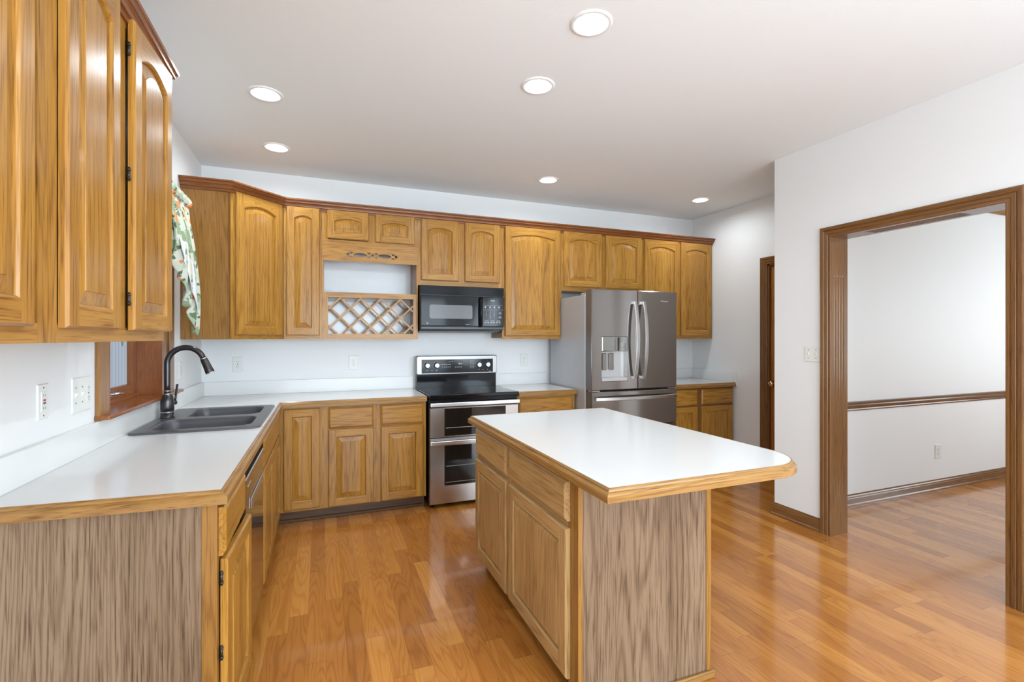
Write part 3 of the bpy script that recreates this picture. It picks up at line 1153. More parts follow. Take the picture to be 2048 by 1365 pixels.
# crown moulding on top of the back run
CR = [(0, 2.387), (0.011, 2.387), (0.012, 2.400), (0.015, 2.403), (0.023, 2.404), (0.024, 2.411), (0.027, 2.420), (0.033, 2.427), (0.041, 2.429), (0.042, 2.436), (0.045, 2.444), (0.053, 2.447), (0.054, 2.458), (0, 2.458)]
b = MB()
b.strip([(0.001, -0.6125), (0.3, -0.6125), (0.6125, -0.3055), (4.918, -0.3055)], CR, ident, mats=[0, 0, 0])
tag(b.build('crown_moulding', [crown_x]), 'reddish-brown crown moulding along the top of the back wall cabinets', 'moulding')

# left upper cabinets
LX = 0.305
fmU = dict(ux=0, uy=1)


def left_upper(label, y0, y1, doors):
    t = thing('wall_cabinet', label, 'cabinet', (0.15, (y0 + y1) / 2, UB))
    b = MB()
    b.box(0.001, LX - 0.019, y0 + 0.001, y1 - 0.0, UB + 0.012, UT)
    b.build('cabinet_box', body_z, t)
    b = MB()
    b.box(LX - 0.019, LX, y0 + 0.0006, y0 + 0.042, UB, UT, 0)
    b.box(LX - 0.019, LX, y1 - 0.042, y1 - 0.0006, UB, UT, 0)
    b.box(LX - 0.019, LX, y0 + 0.042, y1 - 0.042, UB, UB + 0.045, 1)
    b.box(LX - 0.019, LX, y0 + 0.042, y1 - 0.042, UT - 0.045, UT, 1)
    if len(doors) == 2:
        m = (doors[0][1] + doors[1][0]) / 2
        b.box(LX - 0.019, LX, m - 0.05, m + 0.05, UB + 0.045, UT - 0.045, 0)
    b.build('face_frame', [oak_z, oak_y], t)
    for a, c, aj in doors:
        make_door(t, 'door', LX + 0.001 + (0.006 if aj else 0), a, 0, 1, c - a, 1.393, 1.012, WOODSY, rise=0.036, st=0.055, ajar=aj, hinge='left', hinges=bool(aj))
    return t


left_upper('nearest left wall cabinet, cut off by the left edge of the view', -3.90, -3.037, [(-3.86, -3.50, 0), (-3.47, -3.132, 0)])
left_upper('left wall cabinet with two tall arched doors beside the window', -3.037, -2.160, [(-2.992, -2.665, 0), (-2.565, -2.205, math.radians(2.2))])
b = MB()
b.strip([(LX, -3.90), (LX, -2.158), (0.001, -2.158)][::1], [(o * 0.8, h) for o, h in CR], ident, mats=[1, 0])
tag(b.build('crown_moulding', [crown_x, crown_y]), 'crown moulding above the near left wall cabinets, at the upper left', 'moulding')

# ------------------------------------------------------------------ base cabinets
CT = 0.903     # counter top height
CU = 0.862     # underside


def face(b, fm, rects):
    """face frame from rects (u0,u1,z0,z1,mat) 19 mm thick"""
    for (u0, u1, z0, z1, mi) in rects:
        vs = [b.v(fm(u, z, h)) for h in (-0.019, 0.0) for u, z in ((u0, z0), (u1, z0), (u1, z1), (u0, z1))]
        b.f(vs[:4], mi)
        b.f(vs[4:], mi)
        for i in range(4):
            j = (i + 1) % 4
            b.f([vs[i], vs[j], vs[4 + j], vs[4 + i]], mi)


BY = -0.610
# back run base, corner to range
t = thing('base_cabinet', 'back wall base cabinet with two drawers and three doors left of the range', 'cabinet', (1.1, -0.3, 0))
b = MB()
b.box(0.60, 1.670, BY + 0.019, -0.001, 0.095, CU - 0.001)
b.build('cabinet_box', body_z, t)
b = MB()
face(b, frame_map(0, BY, 1, 0), [(0.6, 0.634, 0.095, CU, 0), (0.880, 0.94, 0.095, CU, 0), (1.262, 1.32, 0.095, CU, 0), (1.646, 1.671, 0.095, CU, 0),
                                 (0.634, 0.88, 0.845, CU, 1), (0.634, 0.88, 0.095, 0.125, 1), (0.94, 1.262, 0.842, CU, 1), (0.94, 1.262, 0.672, 0.692, 1), (0.94, 1.262, 0.095, 0.125, 1),
                                 (1.32, 1.646, 0.842, CU, 1), (1.32, 1.646, 0.672, 0.692, 1), (1.32, 1.646, 0.095, 0.125, 1)])
b.build('face_frame', [oak_z, oak_x], t)
make_door(t, 'door', 0.634, BY - 0.001, 1, 0, 0.247, 0.112, 0.735, WOODS)
make_door(t, 'door', 0.938, BY - 0.001, 1, 0, 0.326, 0.102, 0.578, WOODS)
make_door(t, 'door', 1.318, BY - 0.001, 1, 0, 0.330, 0.100, 0.578, WOODS)
make_drawer(t, 'drawer', 0.938, BY - 0.001, 1, 0, 0.326, 0.688, 0.155, oak_x)
make_drawer(t, 'drawer', 1.318, BY - 0.001, 1, 0, 0.330, 0.690, 0.157, oak_x)
b = MB()
b.box(0.55, 1.670, BY + 0.07, BY + 0.085, 0.0, 0.095)
b.box(0.55, 1.670, BY + 0.052, BY + 0.07, 0.0, 0.02, bevel=0.004)
b.build('toe_kick', toe_m, t)

# base cabinet right of the range
t = thing('base_cabinet', 'narrow base cabinet with a drawer between the range and the refrigerator', 'cabinet', (2.74, -0.3, 0))
b = MB()
b.box(2.468, 3.025, BY + 0.019, -0.001, 0.095, CU - 0.001)
b.build('cabinet_box', body_z, t)
b = MB()
face(b, frame_map(0, BY, 1, 0), [(2.467, 2.49, 0.095, CU, 0), (2.985, 3.026, 0.095, CU, 0), (2.49, 2.985, 0.842, CU, 1), (2.49, 2.985, 0.672, 0.692, 1), (2.49, 2.985, 0.095, 0.125, 1)])
b.build('face_frame', [oak_z, oak_x], t)
make_drawer(t, 'drawer', 2.476, BY - 0.001, 1, 0, 0.520, 0.688, 0.155, oak_x)
make_door(t, 'door', 2.476, BY - 0.001, 1, 0, 0.520, 0.100, 0.578, WOODS)
b = MB()
b.box(2.468, 3.025, BY + 0.07, BY + 0.085, 0.0, 0.095)
b.build('toe_kick', toe_m, t)

# base cabinet right of the refrigerator
t = thing('base_cabinet', 'base cabinet with two drawers and two doors right of the refrigerator', 'cabinet', (4.45, -0.3, 0))
b = MB()
b.box(3.985, 4.905, BY + 0.019, -0.001, 0.095, CU - 0.001)
b.build('cabinet_box', body_z, t)
b = MB()
face(b, frame_map(0, BY, 1, 0), [(3.985, 4.03, 0.095, CU, 0), (4.405, 4.495, 0.095, CU, 0), (4.885, 4.905, 0.095, CU, 0),
                                 (4.03, 4.405, 0.842, CU, 1), (4.03, 4.405, 0.672, 0.692, 1), (4.03, 4.405, 0.095, 0.125, 1),
                                 (4.495, 4.885, 0.842, CU, 1), (4.495, 4.885, 0.672, 0.692, 1), (4.495, 4.885, 0.095, 0.125, 1)])
b.build('face_frame', [trim_z, trim_x], t)
for a, c in ((4.01, 4.425), (4.478, 4.893)):
    make_drawer(t, 'drawer', a, BY - 0.001, 1, 0, c - a, 0.688, 0.155, oak_x)
    make_door(t, 'door', a, BY - 0.001, 1, 0, c - a, 0.100, 0.572, WOODS, bev=0.02)
b = MB()
b.box(3.985, 4.905, BY + 0.07, BY + 0.085, 0.0, 0.095)
b.build('toe_kick', toe_m, t)

# left run
BX = 0.599
E0 = Vector((0.001, -2.690))     # end panel, wall side
E1 = Vector((0.580, -2.765))     # end panel, room side
t = thing('base_cabinet', 'left base cabinet nearest the camera with drawer, door and grey-brown end panel', 'cabinet', (0.3, -2.55, 0))
b = MB()
b.quadbox([(0.001, -2.335), (0.001, -2.680), (BX - 0.019, -2.752), (BX - 0.019, -2.335)], 0.095, CU - 0.001)
b.build('cabinet_box', body_z, t)
b = MB()
b.quadbox([(0.001, -2.692), (0.001, -2.680), (0.556, -2.752), (0.556, -2.764)], 0.0, CU - 0.0005)
b.build('end_panel', lam_z, t)
b = MB()
b.quadbox([(0.557, -2.7662), (0.557, -2.750), (BX, -2.755), (BX, -2.7715)], 0.0, CU - 0.0005)
b.build('corner_stile', body_z, t)
b = MB()
fl = frame_map(BX, 0, 0, 1)
face(b, fl, [(-2.754, -2.742, 0.095, CU, 0), (-2.375, -2.335, 0.095, CU, 0), (-2.742, -2.375, 0.842, CU, 1), (-2.742, -2.375, 0.672, 0.692, 1), (-2.742, -2.375, 0.095, 0.125, 1)])
b.build('face_frame', [oak_z, oak_y], t)
make_drawer(t, 'drawer', BX + 0.001, -2.758, 0, 1, 0.420, 0.695, 0.150, oak_y)
make_door(t, 'door', BX + 0.004, -2.745, 0, 1, 0.405, 0.100, 0.580, WOODSY, ajar=math.radians(2.5), hinge='left', hinges=True)

t = thing('dishwasher', 'stainless dishwasher with a black top strip in the left base run', 'dishwasher', (0.3, -2.02, 0))
b = MB()
b.box(0.03, 0.575, -2.328, -1.722, 0.10, 0.845)
b.build('dishwasher_body', black_satin, t)
b = MB()
b.box(0.575, 0.618, -2.328, -1.722, 0.105, 0.808, bevel=0.004)
b.build('front_panel', steel_dw, t)
b = MB()
b.box(0.575, 0.617, -2.328, -1.722, 0.810, 0.856, bevel=0.003)
b.build('control_strip', plain('matte_black', (0.01, 0.01, 0.01), 0.7, spec=0.1), t)
b = MB()
b.box(0.618, 0.624, -2.20, -1.80, 0.655, 0.700, bevel=0.002)
b.build('handle_plate', steel_h, t)
b = MB()
b.box(0.618, 0.6195, -2.27, -2.19, 0.765, 0.773)
b.build('name_plate', grey_print, t)
b = MB()
b.box(0.53, 0.545, -2.328, -1.722, 0.0, 0.10)
b.build('toe_kick', black_satin, t)

t = thing('sink_cabinet', 'base cabinet with two false drawers and two doors under the sink', 'cabinet', (0.3, -1.2, 0))
b = MB()
b.box(0.001, BX - 0.019, -1.712, -0.60, 0.095, 0.690)
b.box(BX - 0.045, BX - 0.019, -1.712, -0.66, 0.690, CU - 0.001)
b.box(0.001, BX - 0.019, -0.66, -0.60, 0.690, CU - 0.001)
b.build('cabinet_box', body_z, t)
b = MB()
face(b, fl, [(-1.715, -1.69, 0.095, CU, 0), (-1.215, -1.19, 0.095, CU, 0), (-0.72, -0.612, 0.095, CU, 0)] +
     [(a, c, z0, z1, 1) for a, c in ((-1.69, -1.215), (-1.19, -0.72)) for z0, z1 in ((0.842, CU), (0.672, 0.692), (0.095, 0.125))])
b.build('face_frame', [oak_z, oak_y], t)
for a, c in ((-1.705, -1.21), (-1.195, -0.705)):
    make_drawer(t, 'false_drawer', BX + 0.001, a, 0, 1, c - a, 0.695, 0.150, oak_y)
    make_door(t, 'door', BX + 0.001, a, 0, 1, c - a, 0.100, 0.580, WOODSY)
b = MB()
b.box(BX - 0.085, BX - 0.07, -1.712, -0.56, 0.0, 0.095)
b.build('toe_kick', toe_m, t)

# ---- L-shaped countertop
SK = (0.045, 0.580, -1.665, -0.835)   # sink cut-out x0,x1,y0,y1
t = thing('countertop', 'white L-shaped laminate countertop with oak edge along the left and back walls', 'countertop', (0.3, -0.3, CU))
NE = Vector((0.609, -2.768))
NW = Vector((0.001, -2.722))
b = MB()
b.holed([(0.001, -0.001), (0.001, NW.y), (NE.x, NE.y), (NE.x, -0.635), (1.672, -0.635), (1.672, -0.001)],
        [[(SK[0], SK[2]), (SK[1], SK[2]), (SK[1], SK[3]), (SK[0], SK[3])]], ident, CU + 0.002, CT)
b.build('laminate_top', laminate, t)
ED = [(0.0, CU), (0.0, CT + 0.0004), (0.003, CT + 0.0004), (0.008, CT - 0.004), (0.009, CT - 0.010), (0.013, CT - 0.012), (0.018, CT - 0.016), (0.020, CT - 0.020), (0.020, CU)]
b = MB()
b.strip([(NW.x, NW.y), (NE.x, NE.y), (NE.x, -0.635), (1.672, -0.635)], ED, ident, mats=[0, 1, 0])
b.build('wood_edge', [edge_x, edge_y], t)
b = MB()
b.box(0.001, 0.020, NW.y, -0.001, CT, 1.014, bevel=0.002)
b.box(0.020, 1.672, -0.020, -0.001, CT, 1.014, bevel=0.002)
b.build('backsplash', splash_m, t)
t = thing('countertop', 'short white countertop between the range and the refrigerator', 'countertop', (2.74, -0.3, CU))
b = MB()
b.box(2.466, 3.012, -0.635, -0.001, CU + 0.002, CT)
b.build('laminate_top', laminate, t)
b = MB()
b.strip([(2.466, -0.635), (3.012, -0.635), (3.012, -0.02)], [(o * (1 if True else 1), h) for o, h in ED], ident, mats=[0, 1])
b.build('wood_edge', [edge_x, edge_y], t)
b = MB()
b.box(2.466, 3.030, -0.020, -0.001, CT, 1.014, bevel=0.002)
b.build('backsplash', splash_m, t)
t = thing('countertop', 'white countertop right of the refrigerator with a side splash on the nook wall', 'countertop', (4.45, -0.3, CU))
b = MB()
b.box(3.975, 4.918, -0.635, -0.001, CU + 0.002, CT)
b.build('laminate_top', laminate, t)
b = MB()
b.strip([(3.975, -0.635), (4.905, -0.635)], ED, ident)
b.build('wood_edge', edge_x, t)
b = MB()
b.box(3.975, 4.897, -0.020, -0.001, CT, 1.014, bevel=0.002)
b.box(4.897, 4.918, -0.655, -0.001, CT, 1.014, bevel=0.002)
b.box(4.906, 4.918, -0.655, -0.635, CU, CT, bevel=0.001)
b.build('backsplash', splash_m, t)


# ------------------------------------------------------------------ sink and faucet
def rrect(x0, x1, y0, y1, r, n=6):
    pts = []
    for cx_, cy_, a0 in ((x1 - r, y1 - r, 0), (x0 + r, y1 - r, PI / 2), (x0 + r, y0 + r, PI), (x1 - r, y0 + r, 1.5 * PI)):
        for i in range(n + 1):
            a = a0 + PI / 2 * i / n
            pts.append((cx_ + r * math.cos(a), cy_ + r * math.sin(a)))
    return pts


RIM = CT + 0.010
t = thing('kitchen_sink', 'dark grey double-bowl drop-in sink set in the white counter below the window', 'sink', (0.31, -1.25, CT))
b = MB()
outer = rrect(0.028, 0.598, -1.690, -0.812, 0.045)
bowl1 = (0.085, 0.548, -1.625, -1.290, 0.07)
bowl2 = (0.150, 0.545, -1.215, -0.865, 0.07)


def inset_rr(bw, i):
    return rrect(bw[0] + i, bw[1] - i, bw[2] + i, bw[3] - i, max(0.01, bw[4] - i * 0.5))


b.holed(rrect(0.034, 0.592, -1.684, -0.818, 0.040), [rrect(*bowl1), rrect(*bowl2)], ident, RIM, RIM)
b.strip(rrect(0.034, 0.592, -1.684, -0.818, 0.040), [(0, RIM), (0.004, RIM - 0.002), (0.006, RIM - 0.006), (0.006, CT + 0.0002), (-0.002, CT + 0.0002)], ident, closed=True, smooth=True)
for bw, dep in ((bowl1, 0.20), (bowl2, 0.17)):
    loops = []
    for i, z in ((0, RIM), (0.003, RIM - 0.001), (0.007, RIM - 0.008), (0.010, RIM - 0.03), (0.022, RIM - dep + 0.02), (0.04, RIM - dep)):
        loops.append([b.v((x, y, z)) for x, y in inset_rr(bw, i)])
    for A, B in zip(loops, loops[1:]):
        for i in range(len(A)):
            j = (i + 1) % len(A)
            b.f([A[i], A[j], B[j], B[i]], 0, True)
    b.f(loops[-1])
b.build('sink_basin', sink_m, t, recalc=False)
for bw, dep in ((bowl1, 0.20), (bowl2, 0.17)):
    b = MB()
    c = ((bw[0] + bw[1]) / 2, (bw[2] + bw[3]) / 2, RIM - dep)
    b.lathe(c, (0, 0, 1), [(0.045, 0.0005), (0.044, 0.004), (0.032, 0.002), (0.010, 0.001)], n=28)
    b.build('drain', chrome, t)

FX, FYY = 0.075, -1.20
t = thing('kitchen_faucet', 'dark bronze pull-down gooseneck faucet standing on the sink deck', 'faucet', (FX, FYY, RIM))
b = MB()
b.lathe((FX, FYY, RIM), (0, 0, 1), [(0.035, 0.0), (0.035, 0.006), (0.033, 0.010), (0.033, 0.030)], n=32)
b.lathe((FX, FYY, RIM + 0.036), (0, 0, 1), [(0.0325, 0.0), (0.0335, 0.020), (0.0335, 0.060), (0.028, 0.085), (0.020, 0.096)], n=32)
b.build('faucet_body', bronze, t)
for z, r in ((0.030, 0.0345), (0.132, 0.0215), (0.150, 0.019)):
    b = MB()
    b.lathe((FX, FYY, RIM + z), (0, 0, 1), [(r - 0.004, 0), (r, 0.001), (r, 0.005), (r - 0.004, 0.006)], n=32)
    b.build('trim_band', chrome, t)
pts = [(FX, FYY, RIM + 0.125), (FX, FYY, 1.10), (FX, FYY, 1.20)]
cxr, R = FX + 0.090, 0.090
for i in range(0, 19):
    a = PI - PI * 0.90 * i / 18
    pts.append((cxr + R * math.cos(a) * 1.0, FYY, 1.222 + R * math.sin(a)))
b = MB()
b.tube(pts, 0.0155, 20)
b.build('spout', bronze, t)
e = Vector(pts[-1])
d = (Vector(pts[-1]) - Vector(pts[-2])).normalized()
b = MB()
b.lathe(e, d, [(0.017, 0.0), (0.0185, 0.006), (0.0185, 0.012), (0.020, 0.02), (0.0225, 0.07), (0.0245, 0.085), (0.0235, 0.090)], n=28)
b.build('spray_head', bronze, t)
b = MB()
b.lathe(e, d, [(0.018, -0.001), (0.0195, 0.001), (0.0195, 0.004), (0.018, 0.006)], n=28)
b.lathe(e, d, [(0.0235, 0.090), (0.0250, 0.0905), (0.0250, 0.094), (0.018, 0.095)], n=28)
b.build('spray_ring', chrome, t)
b = MB()
h0 = Vector((FX + 0.012, FYY + 0.028, RIM + 0.080))
dirn = Vector((0.45, 0.9, 0)).normalized()
b.cyl(h0, h0 + dirn * 0.030, 0.013, 0.013, 20)
k = h0 + dirn * 0.024
b.tube([k, k + Vector((0.004, 0.006, 0.03)), k + Vector((0.010, 0.014, 0.105))], [0.006, 0.0055, 0.0065], 12)
b.build('lever_handle', bronze, t)

# ------------------------------------------------------------------ island
t = thing('kitchen_island', 'oak kitchen island with white top, two drawers, two doors and grey-brown end panel', 'kitchen island', (2.1, -2.4, 0))
IX0, IX1, IY0, IY1 = 1.752, 2.36, -2.950, -1.735
b = MB()
b.box(IX0 + 0.019, IX1, IY0 + 0.012, IY1, 0.095, CU - 0.001)
b.build('cabinet_box', isl_z, t)
b = MB()
b.box(IX0 + 0.020, IX1 - 0.024, IY0, IY0 + 0.0115, 0.0, CU - 0.001)
b.build('end_panel', lam_z, t)
b = MB()
b.box(IX1 - 0.024, IX1 + 0.001, IY0 - 0.004, IY0 + 0.012, 0.0, CU - 0.001, bevel=0.002)
b.build('corner_stile', body_z, t)
b = MB()
b.box(2.10, IX1 + 0.012, IY0 - 0.016, IY0 - 0.0005, 0.0, 0.03, bevel=0.004)
b.build('shoe_moulding', edge_x, t)
b = MB()
fi = frame_map(IX0, 0, 0, -1)
face(b, fi, [(-IY1, -IY1 + 0.04, 0.09, CU, 0), (2.225, 2.325, 0.09, CU, 0), (2.875, -IY0, 0.0, CU, 2)] +
     [(a, c, z0, z1, 1) for a, c in ((-IY1 + 0.04, 2.225), (2.325, 2.875)) for z0, z1 in ((0.835, CU), (0.66, 0.70), (0.09, 0.13))])
b.build('face_frame', [isl_z, isl_y, body_z], t)
for (a, c, z) in ((1.762, 2.262, 0), (2.300, 2.892, 0)):
    make_drawer(t, 'drawer', IX0 - 0.001, -a, 0, -1, c - a, 0.690, 0.148, isl_y)
    make_door(t, 'door', IX0 - 0.001, -a, 0, -1, c - a, 0.108, 0.556, (isl_z, isl_y, isl_panel), bev=0.016, st=0.058)
b = MB()
b.box(IX0 + 0.055, IX0 + 0.07, IY0 + 0.075, IY1, 0.0, 0.095)
b.build('toe_kick', toe_m, t)
b = MB()
TX0, TX1, TY0, TY1 = 1.726, 2.630, -3.193, -1.715
R = 0.19
top = [(TX0, TY0)] + [(TX1 - R + R * math.sin(a), TY0 + R - R * math.cos(a)) for a in [PI / 2 * i / 12 for i in range(13)]] + [(TX1, TY1), (TX0, TY1)]
b.holed(top, [], ident, CU + 0.002, CT)
b.build('laminate_top', laminate, t)
b = MB()
mats = [0] * 13 + [1, 0, 1]
b.strip(top, ED, ident, closed=True, mats=[0] * 13 + [1, 0, 1])
b.build('wood_edge', [edge_x, edge_y], t)

# ------------------------------------------------------------------ range
RX0, RX1 = 1.688, 2.454
t = thing('double_oven_range', 'stainless double-oven range with black glass cooktop between base cabinets', 'range', ((RX0 + RX1) / 2, -0.35, 0))
b = MB()
b.box(RX0 + 0.002, RX1 - 0.002, -0.635, -0.03, 0.03, 0.868)
for fx in (RX0 + 0.03, RX1 - 0.03):
    for fy in (-0.60, -0.08):
        b.cyl((fx, fy, 0.0), (fx, fy, 0.03), 0.015, n=12)
b.build('range_body', black_satin, t)
b = MB()
b.box(RX0 - 0.002, RX1 + 0.002, -0.672, -0.10, 0.880, 0.911, bevel=0.006, seg=2)
b.build('cooktop', glass_top, t)
for (bx_, by_, br) in ((1.87, -0.50, 0.105), (2.27, -0.50, 0.085), (1.87, -0.24, 0.075), (2.27, -0.24, 0.105)):
    b = MB()
    b.lathe((bx_, by_, 0.9112), (0, 0, 1), [(br, 0.0), (br, 0.0002), (br - 0.0015, 0.0003), (br - 0.0015, 0.0)], n=40, caps=False)
    b.build('burner_ring', ring_m, t)
# front apron
b = MB()
b.box(RX0 + 0.004, RX1 - 0.004, -0.650, -0.635, 0.808, 0.880)
b.build('vent_trim', black_gloss, t)


def oven_door(z0, z1, wz0, wz1, hz):
    d = thing_part_door(z0, z1, wz0, wz1)
    return d


def rect_loop(x0, x1, z0, z1, i=0):
    return [(x0 + i, z0 + i), (x1 - i, z0 + i), (x1 - i, z1 - i), (x0 + i, z1 - i)]


def plate_with_recess(parent, name, x0, x1, z0, z1, hole, yb, yf, rec, mat):
    """panel facing -y with a rectangular recess"""
    b = MB()
    e = 0.005
    lv = [(rect_loop(x0, x1, z0, z1), yb), (rect_loop(x0, x1, z0, z1), yf + e), (rect_loop(x0, x1, z0, z1, e), yf)]
    if hole:
        lv += [(rect_loop(*hole), yf), (rect_loop(*hole, 0.001), yf + rec)]
    prev = None
    for q, (lp, yy) in enumerate(lv):
        L = [b.v((p[0], yy, p[1])) for p in lp]
        if prev:
            for i in range(4):
                b.f([prev[i], prev[(i + 1) % 4], L[(i + 1) % 4], L[i]], 1 if q == 1 else 0)
        else:
            b.f(L)
        prev = L
    b.f(prev)
    return b.build(name, [mat, case_dark], parent)


for z0, z1, w0, w1, hz, wx1 in ((0.566, 0.806, 0.575, 0.798, 0.832, 2.336), (0.032, 0.560, 0.176, 0.500, 0.527, 2.336)):
    zt = z1
    d = plate_with_recess(t, 'oven_door', RX0 + 0.002, RX1 - 0.002, z0, zt, (1.809, wx1, w0, w1), -0.636, -0.670, 0.004, steel_range)
    b = MB()
    b.box(1.8105, wx1 - 0.0015, -0.6665, -0.664, w0 + 0.0015, w1 - 0.0015)
    b.build('oven_window', oven_win, d)
    b = MB()
    if z0 > 0.5:
        b.box(1.822, 2.325, -0.668, -0.6667, w0 + 0.063, w0 + 0.068)
    else:
        b.box(1.822, 2.325, -0.668, -0.6667, 0.33, 0.334)
        b.box(1.822, 2.325, -0.668, -0.6667, 0.20, 0.204)
    b.build('rack_line', grey_print, d)
    b = MB()
    b.box(RX0 + 0.002, RX1 - 0.002, -0.706, -0.688, hz - 0.016, hz + 0.016, bevel=0.005, seg=2)
    for hx in (RX0 + 0.02, RX1 - 0.02):
        b.box(hx - 0.012, hx + 0.012, -0.690, -0.6505 if z0 > 0.5 else -0.6705, hz - 0.010, hz + 0.010)
    b.build('oven_handle', steel_h, d)
# backguard
b = MB()
b.box(RX0 + 0.005, RX1 - 0.005, -0.099, -0.025, 0.905, 1.032)
b.build('backguard', black_gloss, t)
b = MB()
pr = [(x, z) for x, z in rrect(RX0 - 0.002, RX1 + 0.004, 1.030, 1.202, 0.014, 4)]
lv = [(0, -0.03), (0, -0.100), (0.006, -0.107)]
prev = None
for ins, yy in lv:
    L = [b.v((p[0], yy, p[1])) for p in rrect(RX0 - 0.002 + ins, RX1 + 0.004 - ins, 1.030 + ins, 1.202 - ins, 0.014, 4)]
    if prev:
        for i in range(len(L)):
            j = (i + 1) % len(L)
            b.f([prev[i], prev[j], L[j], L[i]])
    else:
        b.f(L)
    prev = L
b.f(prev)
cp = b.build('control_panel', steel_panel, t)
b = MB()
b.box(1.733, 2.416, -0.1085, -0.1068, 1.042, 1.168)
b.build('control_glass', black_gloss, cp)
for kx in (1.784, 1.871, 2.275, 2.361):
    b = MB()
    b.lathe((kx, -0.1085, 1.114), (0, -1, 0), [(0.027, 0.0), (0.027, 0.004), (0.0235, 0.006), (0.0225, 0.022), (0.019, 0.026)], n=32)
    b.box(kx - 0.004, kx + 0.004, -0.140, -0.132, 1.092, 1.136, bevel=0.001)
    b.build('control_knob', steel_knob, cp)
b = MB()
P = lambda x, z, w, h: b.box(x - w / 2, x + w / 2, -0.1092, -0.1086, z - h / 2, z + h / 2)
for i in range(5):
    for z in (1.122, 1.098):
        P(1.925 + i * 0.018, z, 0.010, 0.003)
for kx in (1.784, 1.871, 2.275, 2.361):
    for a in range(7):
        an = math.radians(-30 + 40 * a)
        P(kx + 0.034 * math.cos(an), 1.114 + 0.034 * math.sin(an), 0.003, 0.003)
    P(kx, 1.068, 0.009, 0.005)
P(1.828, 1.066, 0.02, 0.002)
P(2.318, 1.066, 0.02, 0.002)
for i in range(4):
    P(2.046 + i * 0.019, 1.096, 0.012, 0.004)
for i in range(2):
    P(1.992 + i * 0.024, 1.146, 0.010, 0.004)
for j in range(6):
    for i in range(2):
        P(2.197 + i * 0.021, 1.150 - j * 0.013, 0.011, 0.003)
P(2.385, 1.050, 0.024, 0.003)
FP = lambda u, v, h: (u, h, v)
for j, row in enumerate(('123', '456', '789')):
    for i, ch in enumerate(row):
        b.text(ch, 0.010, lambda u, v, h, i=i, j=j: (2.128 + i * 0.018 + u, h, 1.150 - j * 0.017 + v), -0.1092)
b.build('panel_markings', print_m, cp)
b = MB()
b.text('12:16', 0.019, lambda u, v, h: (2.092 + u, h, 1.126 + v), -0.1092)
b.build('clock_digits', lcd_m, cp)

# ------------------------------------------------------------------ microwave
MX0, MX1, MY = 1.668, 2.424, -0.400
t = thing('microwave_oven', 'black over-the-range microwave mounted under the short wall cabinet', 'microwave', ((MX0 + MX1) / 2, -0.2, 1.42))
b = MB()
pr = [(-0.003, 1.420), (-0.20, 1.412), (-0.33, 1.425), (-0.385, 1.442), (-0.385, 1.812), (-0.003, 1.820)]
A = [b.v((MX0 + 0.004, y, z)) for y, z in pr]
B = [b.v((MX1 - 0.004, y, z)) for y, z in pr]
b.f(A)
b.f(B)
for i in range(len(pr)):
    j = (i + 1) % len(pr)
    b.f([A[i], A[j], B[j], B[i]])
b.build('microwave_body', black_satin, t)
b = MB()
b.box(MX0, MX1, MY + 0.008, -0.384, 1.738, 1.816, bevel=0.003)
for i in range(7):
    z = 1.748 + i * 0.0088
    b.box(MX0 + 0.006, MX1 - 0.006, MY - 0.001, MY + 0.009, z, z + 0.0045, bevel=0.001)
b.build('vent_grille', black_gloss, t)
b = MB()
b.box(MX0, 2.214, MY, -0.384, 1.468, 1.733, bevel=0.006, seg=2)
md = b.build('microwave_door', black_gloss, t)
b = MB()
pts = rrect(1.744, 2.124, 1.533, 1.652, 0.018, 5)
b.holed(pts, [], lambda u, v, h: (u, h, v), MY + 0.001, MY - 0.0012)
b.build('door_window', mw_win, md)
b = MB()
b.tube([(2.196, MY - 0.002, 1.722), (2.196, MY - 0.028, 1.705), (2.196, MY - 0.032, 1.60), (2.196, MY - 0.028, 1.485), (2.196, MY - 0.002, 1.468)], 0.010, 14)
b.build('door_handle', black_gloss, md)
b = MB()
b.lathe((1.725, MY - 0.0002, 1.492), (0, -1, 0), [(0.0085, 0.0), (0.0085, 0.0008), (0.006, 0.0009), (0.006, 0.0003)], n=24)
b.box(2.062, 2.098, MY - 0.0008, MY, 1.482, 1.4855)
b.build('badge', grey_print, md)
b = MB()
b.box(2.2155, MX1, MY, -0.384, 1.468, 1.733, bevel=0.004)
mp = b.build('control_panel', black_gloss, t)
b = MB()
for j, row in enumerate(('123', '456', '789', ' 0 ')):
    for i, ch in enumerate(row):
        if ch != ' ':
            b.text(ch, 0.015, lambda u, v, h, i=i, j=j: (2.252 + i * 0.038 + u, h, 1.600 - j * 0.018 + v), MY - 0.0008)
for i in range(4):
    b.box(2.236 + i * 0.043, 2.252 + i * 0.043, MY - 0.0008, MY, 1.638, 1.642)
    b.box(2.240 + i * 0.043, 2.248 + i * 0.043, MY - 0.0008, MY, 1.632, 1.649)
for i in range(6):
    b.box(2.236 + i * 0.027, 2.250 + i * 0.027, MY - 0.0008, MY, 1.500, 1.506)
for i in range(3):
    b.box(2.238 + i * 0.056, 2.272 + i * 0.056, MY - 0.0008, MY, 1.516, 1.519)
b.box(2.232, 2.408, MY - 0.0006, MY, 1.657, 1.658)
b.box(2.232, 2.408, MY - 0.0006, MY, 1.616, 1.617)
for zc in (1.588, 1.552):
    b.holed(circle(2.383, zc, 0.0115, 20), [circle(2.383, zc, 0.010, 20)], lambda u, v, h: (u, h, v), MY, MY - 0.0008)
    b.box(2.379, 2.387, MY - 0.0008, MY, zc - 0.002, zc + 0.002)
b.build('panel_markings', print_m, mp)
b = MB()
b.text('12:16', 0.017, lambda u, v, h: (2.312 + u, h, 1.698 + v), MY - 0.0008)
b.build('clock_digits', lcd_m, mp)
b = MB()
